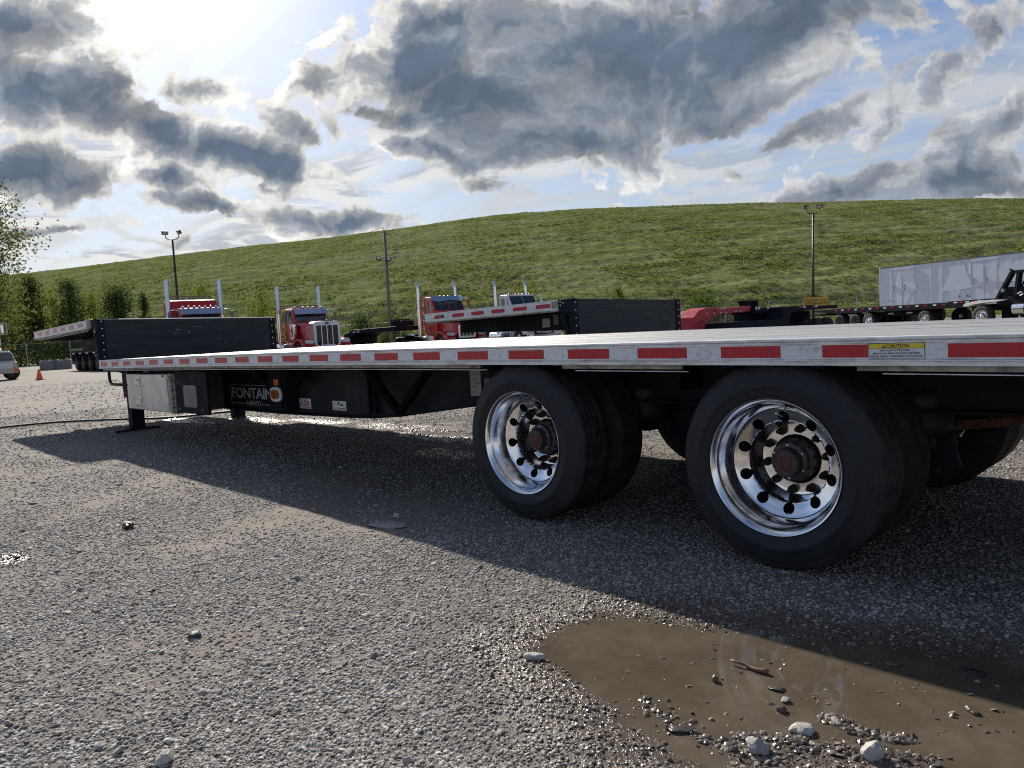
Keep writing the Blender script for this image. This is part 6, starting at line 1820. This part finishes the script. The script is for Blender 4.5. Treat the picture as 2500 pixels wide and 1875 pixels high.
def thicket(label, u0, u1, d, vt, leaf, n, seed, size=.24):
    """the low continuous undergrowth along the fence"""
    ar = np.random.default_rng(seed)
    u = ar.uniform(u0, u1, n); dd = d + ar.normal(0, 2.0, n)
    P = np.array([ground_at(a, b_) for a, b_ in zip(u, dd)])
    hh = np.array([dp(a, vt, d).z for a in u]) * (.55 + .5 * fbm(u * .035, u * 0 + seed, 3))
    P[:, 2] = ar.random(n) ** .8 * hh
    nrm = ar.normal(0, 1, (n, 3)); nrm /= np.linalg.norm(nrm, axis=1)[:, None]
    t1 = np.cross(nrm, ar.normal(0, 1, (n, 3))); t1 /= np.linalg.norm(t1, axis=1)[:, None] + 1e-9
    t2 = np.cross(nrm, t1); sz = size * ar.uniform(.6, 1.3, n)[:, None]
    v = np.stack([P - t1 * sz * .5, P + t2 * sz * .35, P + t1 * sz * .5, P - t2 * sz * .35], 1).reshape(-1, 3)
    o = bpy.data.objects.new('undergrowth', np_mesh('undergrowth', v, np.arange(len(v)).reshape(-1, 4), MAT[leaf], False)); COL.objects.link(o)
    o['kind'] = 'stuff'; o['label'] = label
thicket('dense dark undergrowth behind the chain link fence at left', -160, 400, 86, 790, 'leaf_dark', 15000, 51)
thicket('green undergrowth behind the fence and the dark trees', -160, 420, 93, 745, 'leaf_mid', 9000, 52)
thicket('low weeds behind the parked trucks', 560, 1660, 84, 792, 'leaf_mid', 5000, 53)
thicket('dry stems and weeds behind the lowboy trailers', 1640, 2160, 80, 765, 'reed', 2600, 54, .3)

# ------------------------------------------------------------------ things lying on the ground
def smooth_path(pts, n=8):
    P = [Vector(p) for p in pts]; out = []
    for i in range(len(P) - 1):
        a, b_, c, d = P[max(i - 1, 0)], P[i], P[i + 1], P[min(i + 2, len(P) - 1)]
        for k in range(n):
            t = k / n
            out.append(.5 * ((2 * b_) + (c - a) * t + (2 * a - 5 * b_ + 4 * c - d) * t * t + (3 * b_ - a - 3 * c + d) * t ** 3))
    return out + [P[-1]]
hp_ = [gp(u, v) for u, v in ((-60, 1052), (0, 1046.5), (100, 1037), (180, 1030.5), (310, 1025), (420, 1020), (560, 1008.5), (640, 1002), (700, 999), (860, 992))]
hp_ = [Vector((p.x, p.y, float(ground_z(p.x, p.y)) + .018)) for p in hp_]
tag(MB().tube(smooth_path(hp_), .017, 8).build('air_hose', MAT['rubber'], None, True), 'long dark hose lying across the gravel behind the landing legs', 'hose')
a, c = gp(283, 1059), gp(391, 1045)
tag(MB().bar((a.x, a.y, .02), (c.x, c.y, .025), .035, .03).build('metal_bar', MAT['frame'], None, bevel=.004), 'short dark metal bar on the gravel beside the near landing leg', 'bar')
def rock(label, u, v, size, mat, seed, flat=.7, stretch=1.3, sink=.25, turn=None, z=None, group=None):
    p = gp(u, v); gz = float(ground_z(p.x, p.y)) if z is None else z
    me = rock_mesh(seed, MAT[mat], .34, 3, flat); me.name = 'rock'
    o = inst('rock', me, None, (p.x, p.y, gz + size * flat * (1 - sink * 2)), (0, 0, turn if turn is not None else seed * 1.7), (size * stretch * .88, size * .88, size * .88))
    tag(o, label, 'rock', group)
    return o
MAT['rock_white'] = pmat('white_limestone', (0.47, 0.45, 0.415), .7, 0, .2, 3, (.26, .23, .19), .4, 4, .5, 8)
MAT['rock_grey'] = pmat('grey_limestone', (0.32, 0.31, 0.29), .6, 0, .25, 3, (.13, .11, .09), .4, 4, .35, 10)
MAT['rock_dark'] = pmat('dark_shale', (0.060, 0.058, 0.055), .5, 0, .3, 3, (.12, .10, .08), .3, 5, .3, 10)
MAT['rock_wet'] = pmat('wet_stone', (0.085, 0.072, 0.058), .18, 0, .35, 3, (.22, .20, .17), .3, 5, .2, 10)
MAT['rock_tan'] = pmat('tan_stone', (0.36, 0.28, 0.20), .65, 0, .2, 3, (.2, .15, .1), .3, 5, .3, 10)
GR = 'larger stones lying on the gravel'
rock('bright white stone lying on wet gravel at the left tip of the puddle', 1303, 1601, .028, 'rock_white', 1, .6, 1.45, group=GR, turn=.7)
rock('dark round stone alone on the pale gravel in front of the trailer shadow', 313, 1290, .042, 'rock_dark', 2, .75, 1.3, group=GR)
rock('flat grey slab half buried at the edge of the trailer shadow', 948, 1284, .085, 'rock_grey', 3, .16, 1.9, group=GR, turn=.4)
rock('small pale stone standing just behind the flat slab', 969, 1264, .026, 'rock_white', 4, .9, .9, group=GR)
rock('dark angular stone on the gravel left of the puddle', 475, 1553, .026, 'rock_dark', 5, .8, 1.1, group=GR)
rock('tan flat stone between the shadow edge and the puddle', 893, 1501, .020, 'rock_tan', 6, .5, 1.4, group=GR)
rock('pale wedge stone at the very bottom of the picture', 405, 1856, .028, 'rock_white', 7, .8, 1.2, group=GR)
rock('large pale rock at the near edge of the puddle', 1958, 1775, .032, 'rock_white', 8, .75, 1.2, group=GR, turn=.9)
rock('tall pale rock standing on the mud bank before the puddle', 2128, 1845, .033, 'rock_white', 9, .95, 1.0, group=GR, turn=.4)
rock('grey rock at the right end of the stony mud spit', 2036, 1752, .024, 'rock_grey', 10, .8, 1.1, group=GR)
rock('rounded grey rock on top of the mud bank, nearest the bottom edge', 1850, 1828, .036, 'rock_grey', 12, .7, 1.2, group=GR, turn=.9)
rock('flat brown stone half under water beside the stick', 1897, 1674, .020, 'rock_wet', 13, .35, 1.7, group=GR, z=WATER_Z)
rock('pale pebble rising from the middle of the puddle', 1918, 1703, .013, 'rock_white', 14, .8, 1.2, group=GR, z=WATER_Z)
rock('dark wet stone just below the pale pebble in the puddle', 1908, 1727, .015, 'rock_wet', 15, .8, 1.2, group=GR, z=WATER_Z)
rock('dark upright wet stone left of the stick in the puddle', 1745, 1654, .014, 'rock_wet', 16, 1.0, .8, group=GR, z=WATER_Z)
rock('flat wet slate in the shaded right part of the puddle', 2180, 1612, .022, 'rock_wet', 17, .3, 1.7, group=GR, z=WATER_Z)
rock('low muddy lump near the shadow edge at the right of the puddle', 2372, 1727, .018, 'rock_wet', 18, .5, 1.5, group=GR, z=WATER_Z)
rock('wet brown stone at the left end of the mud spit', 1665, 1772, .024, 'rock_wet', 19, .35, 1.8, group=GR, z=WATER_Z)
def mud_bank():
    """the small crust of wet pebbles along the near shore"""
    P, S = [], []
    for (u0, v0, u1, v1, n, sp) in ((1790, 1785, 1960, 1800, 260, 10), (1780, 1812, 1900, 1850, 200, 14), (2090, 1775, 2230, 1800, 150, 11), (1700, 1800, 2300, 1850, 240, 18), (2010, 1745, 2110, 1775, 160, 9), (1560, 1700, 1700, 1790, 110, 16)):
        for _ in range(n):
            t = nrg.random(); u = u0 + (u1 - u0) * t + nrg.normal(0, sp); v = v0 + (v1 - v0) * t + nrg.normal(0, sp * .55)
            p = gp(u, v); s_ = .003 + .008 * nrg.random() ** 2
            P.append((p.x, p.y, max(float(ground_z(p.x, p.y)), WATER_Z - .002) + s_ * .4)); S.append((s_ * nrg.uniform(1, 1.5), s_, s_ * nrg.uniform(.7, 1)))
    for _ in range(230):                                       # specks standing in the shallow water
        u, v = nrg.uniform(1430, 2480), nrg.uniform(1560, 1790); p = gp(u, v)
        if puddle_sd(p.x, p.y) < -.02:
            s_ = .002 + .007 * nrg.random() ** 3
            P.append((p.x, p.y, WATER_Z + s_ * .1)); S.append((s_ * 1.6, s_, s_ * .5))
    P, S = np.array(P), np.array(S); n = len(P)
    o = scatter('mud_pebbles', P, S, np.stack([nrg.normal(0, .3, n), nrg.normal(0, .3, n), nrg.random(n) * 6.28], 1), STONES, {'wet': np.full(n, .9)})
    o['label'] = 'wet pebbles and mud crust in and around the puddle'
mud_bank()
a, c = gp(1784, 1603, .012), gp(1874, 1634, .006)
def stick():
    d = (c - a); n = 10; b = MB(); s_ = d.cross(Vector((0, 0, 1))).normalized(); L_ = d.length
    path = [a + d * (k / n) + s_ * (.0025 * math.sin(k * 1.1)) + Vector((0, 0, .002 * math.sin(k * .8))) for k in range(n + 1)]
    path = [Vector((p.x, p.y, p.z + WATER_Z)) for p in path]
    b.tube(path, [.0035 + .0048 * k / n for k in range(n + 1)], 10)
    o = b.build('stick', MAT['stick'], None, True)
    tag(o, 'brown hollow stick floating in the puddle', 'stick')
stick()
p = gp(2375, 1633)
b = MB().lathe([(.026 + .0075 * math.cos(t), .0075 * math.sin(t)) for t in np.linspace(0, 2 * math.pi, 12, endpoint=False)], 'z', 28, close=True)
o = b.build('rubber_ring', MAT['rubber'], None, True); o.location = (p.x, p.y, WATER_Z + .002); o.rotation_euler = (R(6), R(-4), 0); recalc(o)
tag(o, 'small black ring lying in the shaded part of the puddle', 'ring')
p = gp(1681, 1667)
b = MB().add([(-.010, 0, .001), (0, .0035, .003), (.010, 0, .002), (0, -.0035, .0015), (0, 0, .0)], [(0, 1, 4), (1, 2, 4), (2, 3, 4), (3, 0, 4)])
MAT['yleaf'] = pmat('yellow_leaf', (.60, .48, .08), .5)
o = b.build('leaf', MAT['yleaf'], None); o.location = (p.x, p.y, WATER_Z + .002); o.rotation_euler = (0, 0, .4)
tag(o, 'tiny yellow leaf floating on the puddle', 'leaf')
